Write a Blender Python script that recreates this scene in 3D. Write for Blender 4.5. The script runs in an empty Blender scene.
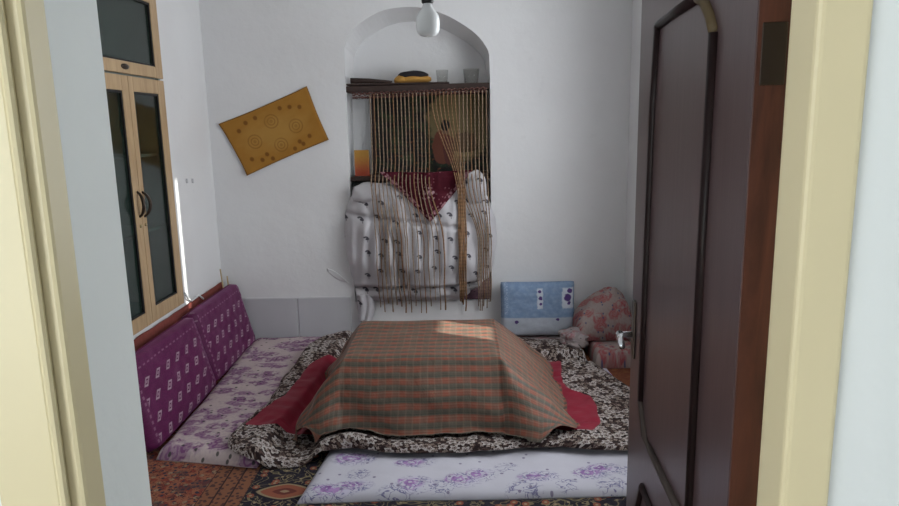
import bpy, bmesh, math, random
from mathutils import Vector, Matrix, noise as mnoise

random.seed(7)
PI = math.pi
scene = bpy.context.scene
COL = scene.collection

# ------------------------------------------------------------------ camera
F_PX = 680.0
cam_data = bpy.data.cameras.new('camera')
cam_data.sensor_width = 36.0
cam_data.lens = F_PX * 36.0 / 899.0
cam_data.clip_start = 0.02
cam = bpy.data.objects.new('camera', cam_data)
COL.objects.link(cam)
ROT = Matrix(((0.99971609, 0.01659324, 0.01709982),
              (0.01372716, 0.18550425, -0.98254757),
              (-0.01947574, 0.98250335, 0.18522381)))
M4 = ROT.to_4x4()
M4.translation = Vector((0, 0, 1.5))
cam.matrix_world = M4
scene.camera = cam

# ------------------------------------------------------------------ world, sun, daylight
world = bpy.data.worlds.new('world')
scene.world = world
world.use_nodes = True
world.node_tree.nodes['Background'].inputs[0].default_value = (0.80, 0.90, 1.0, 1)
world.node_tree.nodes['Background'].inputs[1].default_value = 0.55


def area(name, loc, rot, sx, sy, power, color):
    d = bpy.data.lights.new(name, 'AREA')
    d.shape = 'RECTANGLE'
    d.size = sx
    d.size_y = sy
    d.energy = power
    d.color = color
    o = bpy.data.objects.new(name, d)
    o.location = loc
    o.rotation_euler = rot
    COL.objects.link(o)
    return o


# daylight through the window in the right wall (behind the open door)
area('window_daylight', (1.46, 3.02, 1.62), (0, math.radians(90), 0), 1.6, 1.5, 54, (0.95, 0.955, 1.0))
# daylight from the left side of the hall
area('hall_daylight', (-1.80, -0.75, 1.6), Vector((0.80, 0.60, 0)).to_track_quat('-Z', 'Y').to_euler(), 1.2, 1.9, 28, (0.84, 0.94, 1.0))

sd = bpy.data.lights.new('sun', 'SUN')
sd.energy = 16.0
sd.angle = math.radians(0.6)
sd.color = (1.0, 0.95, 0.86)
sun = bpy.data.objects.new('sun', sd)
sun.rotation_euler = Vector((-1, 0.5, -0.4)).to_track_quat('-Z', 'Y').to_euler()
COL.objects.link(sun)

vs = scene.view_settings
vs.view_transform = 'Standard'
vs.look = 'None'
vs.exposure = 0.0
vs.gamma = 1.0
vs.use_curve_mapping = False


# ------------------------------------------------------------------ node expressions
class NT:
    """a material under construction"""
    def __init__(self, name, rough=0.8, spec=0.3):
        self.m = bpy.data.materials.new(name)
        self.m.use_nodes = True
        self.t = self.m.node_tree
        self.b = self.t.nodes['Principled BSDF']
        self.b.inputs['Roughness'].default_value = rough
        self.b.inputs['Specular IOR Level'].default_value = spec
        self._uv = None

    def node(self, kind, **kw):
        n = self.t.nodes.new(kind)
        for k, v in kw.items():
            setattr(n, k, v)
        return n

    def put(self, sock, v):
        if isinstance(v, X):
            self.t.links.new(v.s, sock)
        elif isinstance(v, (tuple, list)):
            sock.default_value = tuple(v) + ((1,) if len(v) == 3 and len(sock.default_value) == 4 else ())
        else:
            sock.default_value = v

    def uv(self):
        n = self.node('ShaderNodeUVMap')
        n.uv_map = 'UVMap'
        s = self.node('ShaderNodeSeparateXYZ')
        self.t.links.new(n.outputs[0], s.inputs[0])
        return X(self, s.outputs[0]), X(self, s.outputs[1])

    def obj(self):
        n = self.node('ShaderNodeTexCoord')
        s = self.node('ShaderNodeSeparateXYZ')
        self.t.links.new(n.outputs['Object'], s.inputs[0])
        return X(self, s.outputs[0]), X(self, s.outputs[1]), X(self, s.outputs[2])

    def vec(self, x, y, z=0.0):
        n = self.node('ShaderNodeCombineXYZ')
        for i, v in enumerate((x, y, z)):
            self.put(n.inputs[i], v)
        return X(self, n.outputs[0])

    def noise(self, v, scale, detail=3, rough=0.5, dist=0.0):
        n = self.node('ShaderNodeTexNoise')
        self.put(n.inputs['Vector'], v)
        n.inputs['Scale'].default_value = scale
        n.inputs['Detail'].default_value = detail
        n.inputs['Roughness'].default_value = rough
        n.inputs['Distortion'].default_value = dist
        return X(self, n.outputs['Fac'])

    def voro(self, v, scale, feature='F1', rnd=1.0):
        """distance, random value, local x, local y (local in cell units)"""
        n = self.node('ShaderNodeTexVoronoi', voronoi_dimensions='2D', feature=feature)
        self.put(n.inputs['Vector'], v)
        n.inputs['Scale'].default_value = scale
        n.inputs['Randomness'].default_value = rnd
        if feature != 'F1':
            return X(self, n.outputs['Distance'])
        sc = self.node('ShaderNodeSeparateColor')
        self.t.links.new(n.outputs['Color'], sc.inputs[0])
        vm = self.node('ShaderNodeVectorMath', operation='SUBTRACT')
        self.put(vm.inputs[0], v)
        self.t.links.new(n.outputs['Position'], vm.inputs[1])
        sp = self.node('ShaderNodeSeparateXYZ')
        self.t.links.new(vm.outputs[0], sp.inputs[0])
        return (X(self, n.outputs['Distance']), X(self, sc.outputs[0]), X(self, sc.outputs[1]),
                X(self, sp.outputs[0]) * scale, X(self, sp.outputs[1]) * scale)

    def mix(self, f, a, b):
        n = self.node('ShaderNodeMix', data_type='RGBA')
        n.clamp_factor = True
        self.put(n.inputs[0], f)
        self.put(n.inputs[6], a)
        self.put(n.inputs[7], b)
        return X(self, n.outputs[2])

    def step(self, v, a, b):
        """0 at a, 1 at b, clamped (a may exceed b)"""
        n = self.node('ShaderNodeMapRange')
        self.put(n.inputs[0], v)
        n.inputs[1].default_value = a
        n.inputs[2].default_value = b
        return X(self, n.outputs[0])

    def base(self, c):
        self.put(self.b.inputs['Base Color'], c)
        return self

    def bump(self, h, dist=0.002, strength=0.6):
        n = self.node('ShaderNodeBump')
        n.inputs['Strength'].default_value = strength
        n.inputs['Distance'].default_value = dist
        self.put(n.inputs['Height'], h)
        self.t.links.new(n.outputs[0], self.b.inputs['Normal'])
        return self


class X:
    def __init__(self, nt, s):
        self.nt, self.s = nt, s

    def _m(self, op, *a):
        n = self.nt.node('ShaderNodeMath', operation=op)
        self.nt.t.links.new(self.s, n.inputs[0])
        for i, v in enumerate(a):
            self.nt.put(n.inputs[i + 1], v)
        return X(self.nt, n.outputs[0])

    def __add__(self, o): return self._m('ADD', o)
    __radd__ = __add__
    def __sub__(self, o): return self._m('SUBTRACT', o)
    def __rsub__(self, o): return (self * -1.0) + o
    def __mul__(self, o): return self._m('MULTIPLY', o)
    __rmul__ = __mul__
    def __truediv__(self, o): return self._m('DIVIDE', o)
    def lt(self, v): return self._m('LESS_THAN', v)
    def gt(self, v): return self._m('GREATER_THAN', v)
    def max(self, v): return self._m('MAXIMUM', v)
    def min(self, v): return self._m('MINIMUM', v)
    def abs(self): return self._m('ABSOLUTE')
    def sin(self): return self._m('SINE')
    def fract(self): return self._m('FRACT')
    def sqrt(self): return self._m('SQRT')
    def exp(self): return self._m('EXPONENT')
    def pow(self, v): return self._m('POWER', v)
    def atan2(self, v): return self._m('ARCTAN2', v)
    def ping(self, v): return self._m('PINGPONG', v)


def dist(u, v, cx, cy, sx=1.0, sy=1.0):
    a = (u - cx) * (1 / sx)
    b = (v - cy) * (1 / sy)
    return (a * a + b * b).sqrt()


def solid(name, c, rough=0.7, spec=0.3, metal=0.0, var=0.12, scale=9.0, bump=0.0):
    m = NT(name, rough, spec)
    x, y, z = m.obj()
    n = m.noise(m.vec(x, y, z), scale, 4)
    lo = tuple(k * (1 - var) for k in c)
    hi = tuple(min(1, k * (1 + var)) for k in c)
    m.base(m.mix(n, lo, hi))
    m.b.inputs['Metallic'].default_value = metal
    if bump:
        m.bump(m.noise(m.vec(x, y, z), scale * 8, 3), bump)
    return m.m


def lin(r, g, b):
    f = lambda c: (c / 255) / 12.92 if c / 255 <= 0.04045 else ((c / 255 + 0.055) / 1.055) ** 2.4
    return (f(r), f(g), f(b))


# ------------------------------------------------------------------ materials
def mat_plaster(name, c, stain):
    m = NT(name, 0.62, 0.35)
    x, y, z = m.obj()
    v = m.vec(x, y, z)
    n = m.noise(v, 1.6, 4)
    n2 = m.noise(v, 14, 4)
    a = m.mix(m.step(n, 0.35, 0.7), c, stain)
    a = m.mix(m.step(n2, 0.66, 0.8) * 0.25, a, tuple(k * 0.8 for k in c))
    m.base(a)
    m.bump(m.noise(v, 5, 5, 0.6) + n2 * 0.15, 0.012, 0.5)
    return m.m


M = {}
M['plaster'] = mat_plaster('white_plaster', (0.78, 0.78, 0.785), (0.73, 0.725, 0.73))
M['hall_plaster'] = mat_plaster('hall_white_plaster', (0.83, 0.86, 0.86), (0.80, 0.83, 0.84))
M['ceiling'] = mat_plaster('ceiling_plaster', (0.8, 0.8, 0.8), (0.76, 0.75, 0.73))
M['cream'] = solid('cream_gloss_paint', (0.70, 0.61, 0.39), 0.38, 0.5, var=0.05, scale=3)
M['tile'] = solid('grey_wall_tile', (0.52, 0.52, 0.54), 0.25, 0.5, var=0.04)
M['grout'] = solid('pale_grout', (0.62, 0.62, 0.63), 0.8)
M['hall_floor'] = solid('hall_floor_tile', (0.5, 0.47, 0.43), 0.4)
M['bronze'] = solid('dark_bronze', (0.06, 0.045, 0.035), 0.35, 0.5, metal=0.7)
M['brass'] = solid('dull_brass', (0.45, 0.36, 0.2), 0.35, 0.5, metal=0.8)
M['chrome'] = solid('brushed_nickel', (0.75, 0.77, 0.8), 0.22, 0.5, metal=1.0, var=0.03)
M['black_plastic'] = solid('black_plastic', (0.015, 0.015, 0.016), 0.4)
M['bulb'] = solid('opal_bulb', (0.86, 0.88, 0.88), 0.25, 0.5, var=0.02)
M['red_mat'] = solid('red_backing_cloth', (0.20, 0.05, 0.04), 0.95, var=0.3, scale=40, bump=0.001)
M['white_plastic'] = solid('white_plastic', (0.8, 0.8, 0.8), 0.4)
M['window_white'] = solid('white_window_paint', (0.7, 0.7, 0.7), 0.5)
M['blocker'] = solid('sun_blocker_render', (0.5, 0.47, 0.42), 0.9)  # surface of the added sun blocker, out of view
M['stick'] = solid('bare_stick', (0.50, 0.38, 0.22), 0.7)
M['cab_inside'] = solid('cabinet_interior', (0.34, 0.40, 0.37), 0.8)
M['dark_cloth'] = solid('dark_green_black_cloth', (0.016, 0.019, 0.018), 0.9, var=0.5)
M['dark_wood'] = solid('shelf_dark_wood', (0.045, 0.027, 0.022), 0.6, var=0.4, scale=22)  # dark brown wood of the niche shelves, plank, rod and picture frame


def mat_wood(name, c1, c2, axis, rough=0.45):
    m = NT(name, rough, 0.4)
    x, y, z = m.obj()
    k = [6.0, 6.0, 6.0]
    k[axis] = 0.7
    v = m.vec(x * k[0], y * k[1], z * k[2])
    n = m.noise(v, 6, 6, 0.6, 0.6)
    m.base(m.mix(m.step(n, 0.3, 0.72), c1, c2))
    m.bump(n, 0.0008, 0.4)
    return m.m


M['oak'] = mat_wood('light_oak', (0.40, 0.265, 0.145), (0.55, 0.39, 0.225), 2)
M['door_paint'] = mat_wood('brown_door_paint', (0.060, 0.035, 0.037), (0.076, 0.047, 0.048), 2, 0.33)
M['door_edge'] = mat_wood('red_brown_door_edge', (0.050, 0.016, 0.009), (0.125, 0.040, 0.022), 2, 0.5)
M['moulding_tan'] = solid('tan_moulding', (0.19, 0.135, 0.07), 0.5)  # lighter tan for the near upper corner of the panel moulding
M['moulding_grey'] = solid('grey_moulding', (0.11, 0.085, 0.075), 0.4)  # grey for the bottom run of the upper panel moulding
M['moulding'] = solid('dark_door_moulding', (0.028, 0.014, 0.014), 0.35)


def mat_glass(name, tint, gloss=0.08, f0=0.05):
    m = bpy.data.materials.new(name)
    m.use_nodes = True
    t = m.node_tree
    t.nodes.clear()
    out = t.nodes.new('ShaderNodeOutputMaterial')
    tr = t.nodes.new('ShaderNodeBsdfTransparent')
    tr.inputs[0].default_value = tint + (1,)
    gl = t.nodes.new('ShaderNodeBsdfGlossy')
    gl.inputs['Roughness'].default_value = gloss
    fr = t.nodes.new('ShaderNodeMath')
    fr.operation = 'POWER'
    fr.inputs[1].default_value = 4.0
    lw = t.nodes.new('ShaderNodeLayerWeight')
    lw.inputs[0].default_value = 0.5
    t.links.new(lw.outputs['Facing'], fr.inputs[0])
    ad = t.nodes.new('ShaderNodeMath')
    ad.operation = 'MULTIPLY_ADD'
    ad.inputs[1].default_value = 0.7
    ad.inputs[2].default_value = f0
    mx = t.nodes.new('ShaderNodeMixShader')
    t.links.new(fr.outputs[0], ad.inputs[0])
    t.links.new(ad.outputs[0], mx.inputs[0])
    t.links.new(tr.outputs[0], mx.inputs[1])
    t.links.new(gl.outputs[0], mx.inputs[2])
    t.links.new(mx.outputs[0], out.inputs[0])
    return m


M['cab_glass'] = mat_glass('cabinet_glass', (0.66, 0.73, 0.71), 0.10, 0.04)
M['win_glass'] = mat_glass('window_glass', (0.95, 0.97, 0.97), 0.0, 0.0)
M['tumbler'] = mat_glass('clear_tumbler_glass', (0.94, 0.94, 0.93), 0.03, 0.03)


# --- fabrics -------------------------------------------------------
M['crystal'] = solid('crystal_glass', (0.55, 0.6, 0.6), 0.12, 0.8, metal=0.85, var=0.03)


def mat_plaid():
    m = NT('plaid_cotton', 0.62, 0.3)
    u, v = m.uv()
    vec = m.vec(u, v)
    wob = (m.noise(vec, 5.0, 2) - 0.5) * 0.02
    wear = m.noise(vec, 9.0, 3)

    def wave(w, P, lo, hi):
        return m.step(((w + wob) * (6.2832 / P)).sin(), lo, hi)
    gv = wave(v, 0.058, -0.45, 0.45)
    gu = wave(u, 0.066, -0.4, 0.5)
    lv = wave(v + 0.0145, 0.029, 0.55, 0.95)
    lu = wave(u + 0.01, 0.033, 0.6, 0.95)
    fv = wave(v, 0.0116, 0.3, 0.9)
    orange, green, tan = (0.235, 0.068, 0.040), (0.050, 0.058, 0.046), (0.30, 0.22, 0.15)
    c = m.mix(gv * 0.92, orange, green)
    c = m.mix(gu * 0.36, c, (0.075, 0.085, 0.065))
    c = m.mix(lv * 0.28 * wear, c, tan)
    c = m.mix(lu * 0.28 * wear, c, tan)
    c = m.mix(fv * 0.12, c, tan)
    c = m.mix(m.step(wear, 0.5, 0.8) * 0.25, c, (0.20, 0.15, 0.11))
    m.base(c)
    m.b.inputs['Sheen Weight'].default_value = 0.10
    m.b.inputs['Sheen Roughness'].default_value = 0.35
    m.b.inputs['Sheen Tint'].default_value = (1.0, 0.9, 0.75, 1)
    m.bump(m.noise(m.vec(u, v * 0.6), 11, 4), 0.020, 0.6)
    return m.m


def flower_layer(m, u, v, scale, petals, R, rnd=1.0, off=(0, 0)):
    d, r1, r2, lx, ly = m.voro(m.vec(u + off[0], v + off[1]), scale, rnd=rnd)
    ang = ly.atan2(lx) + r1 * 6.28
    rad = ((ang * petals).sin() * 0.22 + 0.78) * R
    inside = m.step(d - rad, 0.02, -0.02)
    ring = m.step((d - rad * 0.42).abs(), 0.07, 0.03)
    core = m.step(d, R * 0.22, R * 0.14)
    return inside, ring, core, r1, r2


def mat_quilt_floral():
    m = NT('black_white_floral_cotton', 0.85, 0.2)
    u, v = m.uv()
    i1, g1, k1, r1, q1 = flower_layer(m, u, v, 19, 5, 0.50)
    i2, g2, k2, r2, q2 = flower_layer(m, u, v, 42, 4, 0.46, off=(0.37, 0.11))
    n = m.noise(m.vec(u, v), 55, 4)
    base = m.mix(m.step(n, 0.5, 0.62), (0.022, 0.012, 0.012), (0.09, 0.055, 0.045))
    c = m.mix(i2 * m.step(q2, 0.25, 0.35), base, (0.27, 0.22, 0.19))
    c = m.mix(k2, c, (0.03, 0.015, 0.015))
    c = m.mix(i1 * m.step(q1, 0.2, 0.3), c, (0.43, 0.39, 0.37))
    c = m.mix(g1 * i1, c, (0.12, 0.08, 0.07))
    c = m.mix(k1, c, (0.04, 0.02, 0.02))
    m.base(c)
    m.bump(m.noise(m.vec(u, v), 16, 3), 0.010, 0.6)
    return m.m


def mat_magenta():
    m = NT('magenta_satin', 0.6, 0.3)
    u, v = m.uv()
    n = m.noise(m.vec(u, v), 14, 4)
    m.base(m.mix(n, (0.19, 0.004, 0.018), (0.26, 0.007, 0.030)))
    m.b.inputs['Sheen Weight'].default_value = 0.04
    q = ((u * 26).sin() * (v * 26).sin()).abs()
    m.bump(q * 0.7 + n, 0.006, 0.6)
    return m.m


def mat_rose_mattress():
    """white cotton with purple roses and blue-grey leaf sprays, roses where the photo has them"""
    m = NT('white_purple_rose_cotton', 0.85, 0.2)
    u, v = m.uv()
    roses = [(-0.556, 2.545, 0.06, 0.030), (-0.478, 2.572, 0.055, 0.028), (-0.508, 2.80, 0.07, 0.04),
             (-0.240, 2.75, 0.06, 0.030), (-0.230, 2.575, 0.05, 0.036), (-0.030, 2.605, 0.055, 0.034),
             (0.050, 2.645, 0.045, 0.034), (0.285, 2.62, 0.06, 0.026), (0.515, 2.655, 0.055, 0.034),
             (0.575, 2.69, 0.05, 0.030), (0.78, 2.60, 0.055, 0.032), (0.96, 2.70, 0.05, 0.03)]
    wn = m.noise(m.vec(u, v), 26, 3)
    wn2 = m.noise(m.vec(u + 3.7, v + 1.1), 26, 3)
    uu = u + (wn - 0.5) * 0.05
    vv = v + (wn2 - 0.5) * 0.05
    rose = None
    halo = None
    for (x, y, sx, sy) in roses:
        d = dist(uu, vv, x, y, sx, sy)
        rose = d if rose is None else rose.min(d)
        h = dist(u, v, x + 0.02, y - 0.004, sx * 1.8, sy * 1.9)
        halo = h if halo is None else halo.min(h)
    extra = None
    for (x, y, s) in [(-0.29, 2.50, 0.07), (0.24, 2.53, 0.075), (-0.62, 2.54, 0.06), (0.42, 2.56, 0.05), (-0.10, 2.56, 0.06), (0.60, 2.56, 0.06), (-0.45, 2.66, 0.05), (0.18, 2.70, 0.05), (0.68, 2.66, 0.05)]:
        h = dist(u, v, x, y, s * 1.2, s)
        extra = h if extra is None else extra.min(h)
    rings = ((rose * 9.0 + wn * 9).sin())
    petal = m.step(rose, 1.15, 0.85) * m.step(rings, -0.5, 0.3)
    vines = m.step((m.noise(m.vec(u * 0.8, v * 1.3), 30, 2, dist=1.2) - 0.5).abs(), 0.045, 0.02)
    leaf = vines * m.step(halo.min(extra), 0.95, 0.65)
    base = m.mix(m.noise(m.vec(u, v), 5, 3), (0.50, 0.49, 0.55), (0.56, 0.55, 0.61))
    c = m.mix(m.step(halo, 1.0, 0.3) * m.step(wn, 0.42, 0.62) * 0.6, base, (0.50, 0.44, 0.62))
    c = m.mix(leaf * 0.85, c, (0.12, 0.11, 0.25))
    c = m.mix(petal * 0.85, c, m.mix(m.step(wn2, 0.4, 0.6), (0.20, 0.08, 0.27), (0.37, 0.20, 0.46)))
    dots = m.voro(m.vec(u, v), 9)
    c = m.mix(m.step(dots[0], 0.07, 0.05) * 0.8, c, (0.16, 0.13, 0.22))
    m.base(c)
    m.bump(m.noise(m.vec(u, v), 7, 4), 0.012, 0.5)
    return m.m


def mat_floral(name, base, blob, blob2, dot, scale=7.0, seed=0.0, amount=0.5, leafc=(0.30, 0.24, 0.30)):
    m = NT(name, 0.88, 0.2)
    u, v = m.uv()
    wn = m.noise(m.vec(u + seed, v), 22, 3)
    d, r1, r2, lx, ly = m.voro(m.vec((u + seed) * 0.75 + (wn - 0.5) * 0.05, v * 1.25 + (wn - 0.5) * 0.07), scale)
    rose = m.step(d, amount * 0.85, amount * 0.6) * m.step(wn, 0.40, 0.5)
    rings = m.step((d * 34 + wn * 14).sin(), -0.2, 0.6)
    base2 = m.mix(m.noise(m.vec(u, v), 5, 3), tuple(k * 0.93 for k in base), base)
    halo = m.step(d, amount * 1.5, amount * 0.6) * m.step(m.noise(m.vec(u, v), 60, 2), 0.45, 0.6)
    c = m.mix(halo * 0.45, base2, leafc)
    c = m.mix(rose * (rings * 0.35 + 0.65), c, m.mix(r1, blob, blob2))
    d2 = m.voro(m.vec(u, v), scale * 2.0)
    c = m.mix(m.step(d2[0], 0.16, 0.10) * m.step(d2[1], 0.5, 0.55) * 0.85, c, dot)
    m.base(c)
    m.bump(m.noise(m.vec(u, v), 8, 4), 0.012, 0.5)
    return m.m


def mat_purple():
    """uv is 0..1 across the cushion face (u along the wall, v up)"""
    m = NT('purple_velour', 0.55, 0.35)
    u, v = m.uv()
    gu, gv = u * 7.0, v * 5.0
    row = gv - gv.fract()
    su = (gu + row * 0.5).fract() - 0.5
    sv = gv.fract() - 0.5
    n = m.noise(m.vec(u, v), 60, 3)
    d = ((su * 0.9).abs() + (sv * 1.1 - su * 0.7).abs())
    motif = (m.step((d - 0.21).abs(), 0.07, 0.04)).max(m.step(d, 0.09, 0.06)) * 0.85
    inner = m.step((u - 0.5).abs(), 0.43, 0.42) * m.step((v - 0.45).abs(), 0.40, 0.39)
    band = m.step(((u - 0.5).abs() - 0.445).abs(), 0.012, 0.006) * m.step((v * 90).sin(), -0.2, 0.2)
    band2 = m.step((v - 0.88).abs(), 0.012, 0.006) * m.step((u * 120).sin(), -0.2, 0.2)
    c = m.mix(m.step(n, 0.35, 0.65), (0.080, 0.004, 0.048), (0.115, 0.007, 0.07))
    c = m.mix((band + band2) * 0.5, c, (0.35, 0.20, 0.28))
    c = m.mix(motif * inner, c, (0.42, 0.32, 0.36))
    m.base(c)
    m.b.inputs['Sheen Weight'].default_value = 0.15
    m.b.inputs['Sheen Tint'].default_value = (0.9, 0.4, 0.8, 1)
    m.bump(n, 0.001)
    return m.m


def mat_blue_cushion():
    """uv 0..1 from the lower left corner"""
    m = NT('pale_blue_printed_cotton', 0.85, 0.2)
    u, v = m.uv()
    n = m.noise(m.vec(u, v), 16, 4)
    blue = m.mix(m.step(n, 0.4, 0.65), (0.20, 0.29, 0.44), (0.26, 0.35, 0.49))
    pale = m.mix(m.noise(m.vec(u, v), 30, 3), (0.42, 0.45, 0.52), (0.50, 0.53, 0.58))
    c = m.mix(m.step(v, 0.36, 0.34), blue, pale)
    wob = (n - 0.5) * 0.05

    def rect(cx, cy, hx, hy):
        return m.step((u + wob - cx).abs(), hx, hx - 0.015) * m.step((v + wob - cy).abs(), hy, hy - 0.03)
    c = m.mix(rect(0.525, 0.70, 0.045, 0.20) * 0.8, c, (0.66, 0.69, 0.73))
    c = m.mix(rect(0.90, 0.70, 0.085, 0.20) * 0.8, c, (0.66, 0.69, 0.73))
    for (x, y, s) in ((0.52, 0.83, 0.025), (0.53, 0.71, 0.03), (0.535, 0.60, 0.022), (0.90, 0.71, 0.055), (0.93, 0.83, 0.035),
                      (0.92, 0.61, 0.03), (0.21, 0.27, 0.028), (0.76, 0.32, 0.022)):
        d = dist(u + wob, v - wob, x, y, s, s * 1.3)
        c = m.mix(m.step(d, 1.05, 0.8), c, (0.10, 0.055, 0.20))
    ed = m.step((u - 0.07).abs(), 0.03, 0.02) * m.step(m.noise(m.vec(u, v), 45, 2), 0.5, 0.55)
    c = m.mix(ed * 0.5 * m.step(v, 0.4, 0.42), c, (0.50, 0.58, 0.70))
    m.base(c)
    m.bump(m.noise(m.vec(u, v), 9, 4), 0.006, 0.5)
    return m.m


def mat_sheet():
    """white sheet of the bedding bundle, small dark sprigs"""
    m = NT('white_sheet_with_dark_sprigs', 0.85, 0.2)
    u, v = m.uv()
    d, r1, r2, lx, ly = m.voro(m.vec(u, v), 8.2, rnd=0.55)
    arc = (lx * lx + ly * ly).sqrt()
    ang = ly.atan2(lx)
    sprig = m.step((arc - 0.15).abs(), 0.06, 0.03) * m.step(ang, -0.4, 0.1) * m.step(ang, 2.6, 2.2)
    blob = m.step(dist(lx, ly, 0.09, 0.03, 0.13, 0.08), 1.0, 0.7)
    stem = m.step((lx - 0.11).abs(), 0.03, 0.015) * m.step((ly + 0.07).abs(), 0.10, 0.08)
    base = m.mix(m.noise(m.vec(u, v), 6, 3), (0.50, 0.48, 0.50), (0.60, 0.585, 0.605))
    c = m.mix((sprig.max(blob).max(stem * 0.7)) * 0.95, base, (0.05, 0.045, 0.06))
    m.base(c)
    m.bump(m.noise(m.vec(u * 1.0, v * 0.6), 9, 4), 0.012, 0.6)
    return m.m


def mat_velvet():
    """uv: x across, y up from the tip, metres"""
    m = NT('maroon_velvet_embroidered', 0.8, 0.2)
    u, v = m.uv()
    n = m.noise(m.vec(u, v), 45, 3)
    base = m.mix(n, (0.045, 0.003, 0.008), (0.075, 0.005, 0.014))
    fl = m.voro(m.vec(u, v), 42)
    fdist = dist(u, v, 0.0, 0.185, 0.055, 0.045)
    flower = m.step(fdist + (n - 0.5) * 1.1, 1.0, 0.9) * m.step(fl[0], 0.42, 0.3)
    edge = v * 0.68 + 0.008 - u.abs() * 0.73
    lace = m.step((edge - 0.022).abs(), 0.018, 0.010) * m.step(fl[0], 0.48, 0.32)
    hem = m.step(edge, 0.008, 0.004)
    sc = m.step(fl[0], 0.22, 0.15) * m.step(fl[1], 0.7, 0.75)
    c = m.mix(flower * 0.85, base, (0.42, 0.26, 0.28))
    c = m.mix((lace * 0.7).max(hem * 0.4), c, (0.42, 0.22, 0.25))
    c = m.mix(sc * 0.6, c, (0.30, 0.12, 0.14))
    m.base(c)
    return m.m


def mat_painting():
    """uv 0..1, lower left origin: dark foliage on the left, straw coloured ground with a seated figure on the right"""
    m = NT('dim_painted_picture', 0.5, 0.3)
    u, v = m.uv()
    vec = m.vec(u, v * 1.1)
    n = m.noise(vec, 7, 4)
    n2 = m.noise(vec, 22, 3)
    dark = m.mix(m.step(n, 0.45, 0.62), (0.012, 0.010, 0.010), (0.030, 0.042, 0.020))
    dark = m.mix(m.step(n2, 0.60, 0.68) * m.step(v, 0.55, 0.4), dark, (0.16, 0.055, 0.025))
    dark = m.mix(m.step(m.noise(vec, 30, 2), 0.66, 0.72), dark, (0.12, 0.12, 0.07))
    straw = m.mix(n, (0.14, 0.105, 0.045), (0.24, 0.185, 0.085))
    c = m.mix(m.step(dist(u, v, 0.77, 0.62, 0.30, 0.47) + (n - 0.5) * 0.6 + (n2 - 0.5) * 0.2, 1.05, 0.92), dark, straw)
    c = m.mix(m.step(dist(u, v, 0.60, 0.33, 0.085, 0.23) + (n - 0.5) * 0.5, 1.0, 0.9), c, (0.17, 0.052, 0.030))
    c = m.mix(m.step(dist(u, v, 0.66, 0.30, 0.05, 0.20) + (n - 0.5) * 0.5, 1.0, 0.9), c, (0.12, 0.035, 0.028))
    c = m.mix(m.step(dist(u, v, 0.635, 0.53, 0.035, 0.045), 1.0, 0.85), c, (0.20, 0.11, 0.07))
    c = m.mix(m.step(dist(u, v, 0.635, 0.60, 0.042, 0.075), 1.0, 0.85), c, (0.012, 0.014, 0.014))
    c = m.mix(m.step(dist(u, v, 0.80, 0.36, 0.13, 0.17) + (n2 - 0.5) * 1.0, 1.0, 0.85) * 0.8, c, (0.10, 0.055, 0.03))
    c = m.mix(m.step(dist(u, v, 0.80, 0.25, 0.10, 0.055), 1.0, 0.85), c, (0.26, 0.19, 0.09))
    c = m.mix(m.step(dist(u, v, 0.80, 0.285, 0.085, 0.03), 1.0, 0.85), c, (0.10, 0.065, 0.03))
    m.base(c)
    return m.m


def mat_gold():
    """tan cloth with rosettes; uv 0..1, v from the top edge"""
    m = NT('ochre_printed_leather', 0.7, 0.25)
    u, v = m.uv()
    n = m.noise(m.vec(u, v), 6, 4)
    c = m.mix(n, (0.30, 0.135, 0.018), (0.40, 0.19, 0.032))
    pale = m.step(dist(u, v, 0.50, 0.50, 0.42, 0.36) + (m.noise(m.vec(u, v), 5, 3) - 0.5) * 1.2, 1.1, 0.4)
    c = m.mix(pale * 0.5, c, (0.46, 0.27, 0.07))

    def q(x, y):    # image point on the hanging -> uv
        ax, ay, bx, by = 363.0, -160.0, 125.0, 225.0
        dx, dy = x - 75.0, y - 225.0
        det = ax * by - ay * bx
        return (dx * by - dy * bx) / det, (ax * dy - ay * dx) / det
    ink = (0.13, 0.045, 0.006)
    for (x, y) in ((297, 213), (408, 232), (230, 302), (348, 315)):
        a, b = q(x, y)
        d = dist(u, v, a, b, 0.076, 0.125)
        ring = m.step((d - 0.95).abs(), 0.14, 0.04).max(m.step((d - 0.52).abs(), 0.12, 0.04)).max(m.step(d, 0.28, 0.18) * 0.8)
        c = m.mix(ring * 0.42 * m.step(n, 0.2, 0.5), c, ink)
    for (x, y) in ((158, 256), (185, 220), (225, 198), (330, 155), (373, 150), (417, 150), (218, 380), (265, 383), (312, 377),
                   (413, 332), (450, 310), (475, 275), (285, 358), (432, 300)):
        a, b = q(x, y)
        d = dist(u, v, a, b, 0.026, 0.046)
        c = m.mix(m.step(d, 1.1, 0.6) * 0.75, c, ink)
    edge = (u.min(1.0 - u)).min(v.min(1.0 - v) * 0.6)
    c = m.mix(m.step(edge, 0.012, 0.004) * 0.6, c, (0.16, 0.08, 0.02))
    m.base(c)
    return m.m


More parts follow.
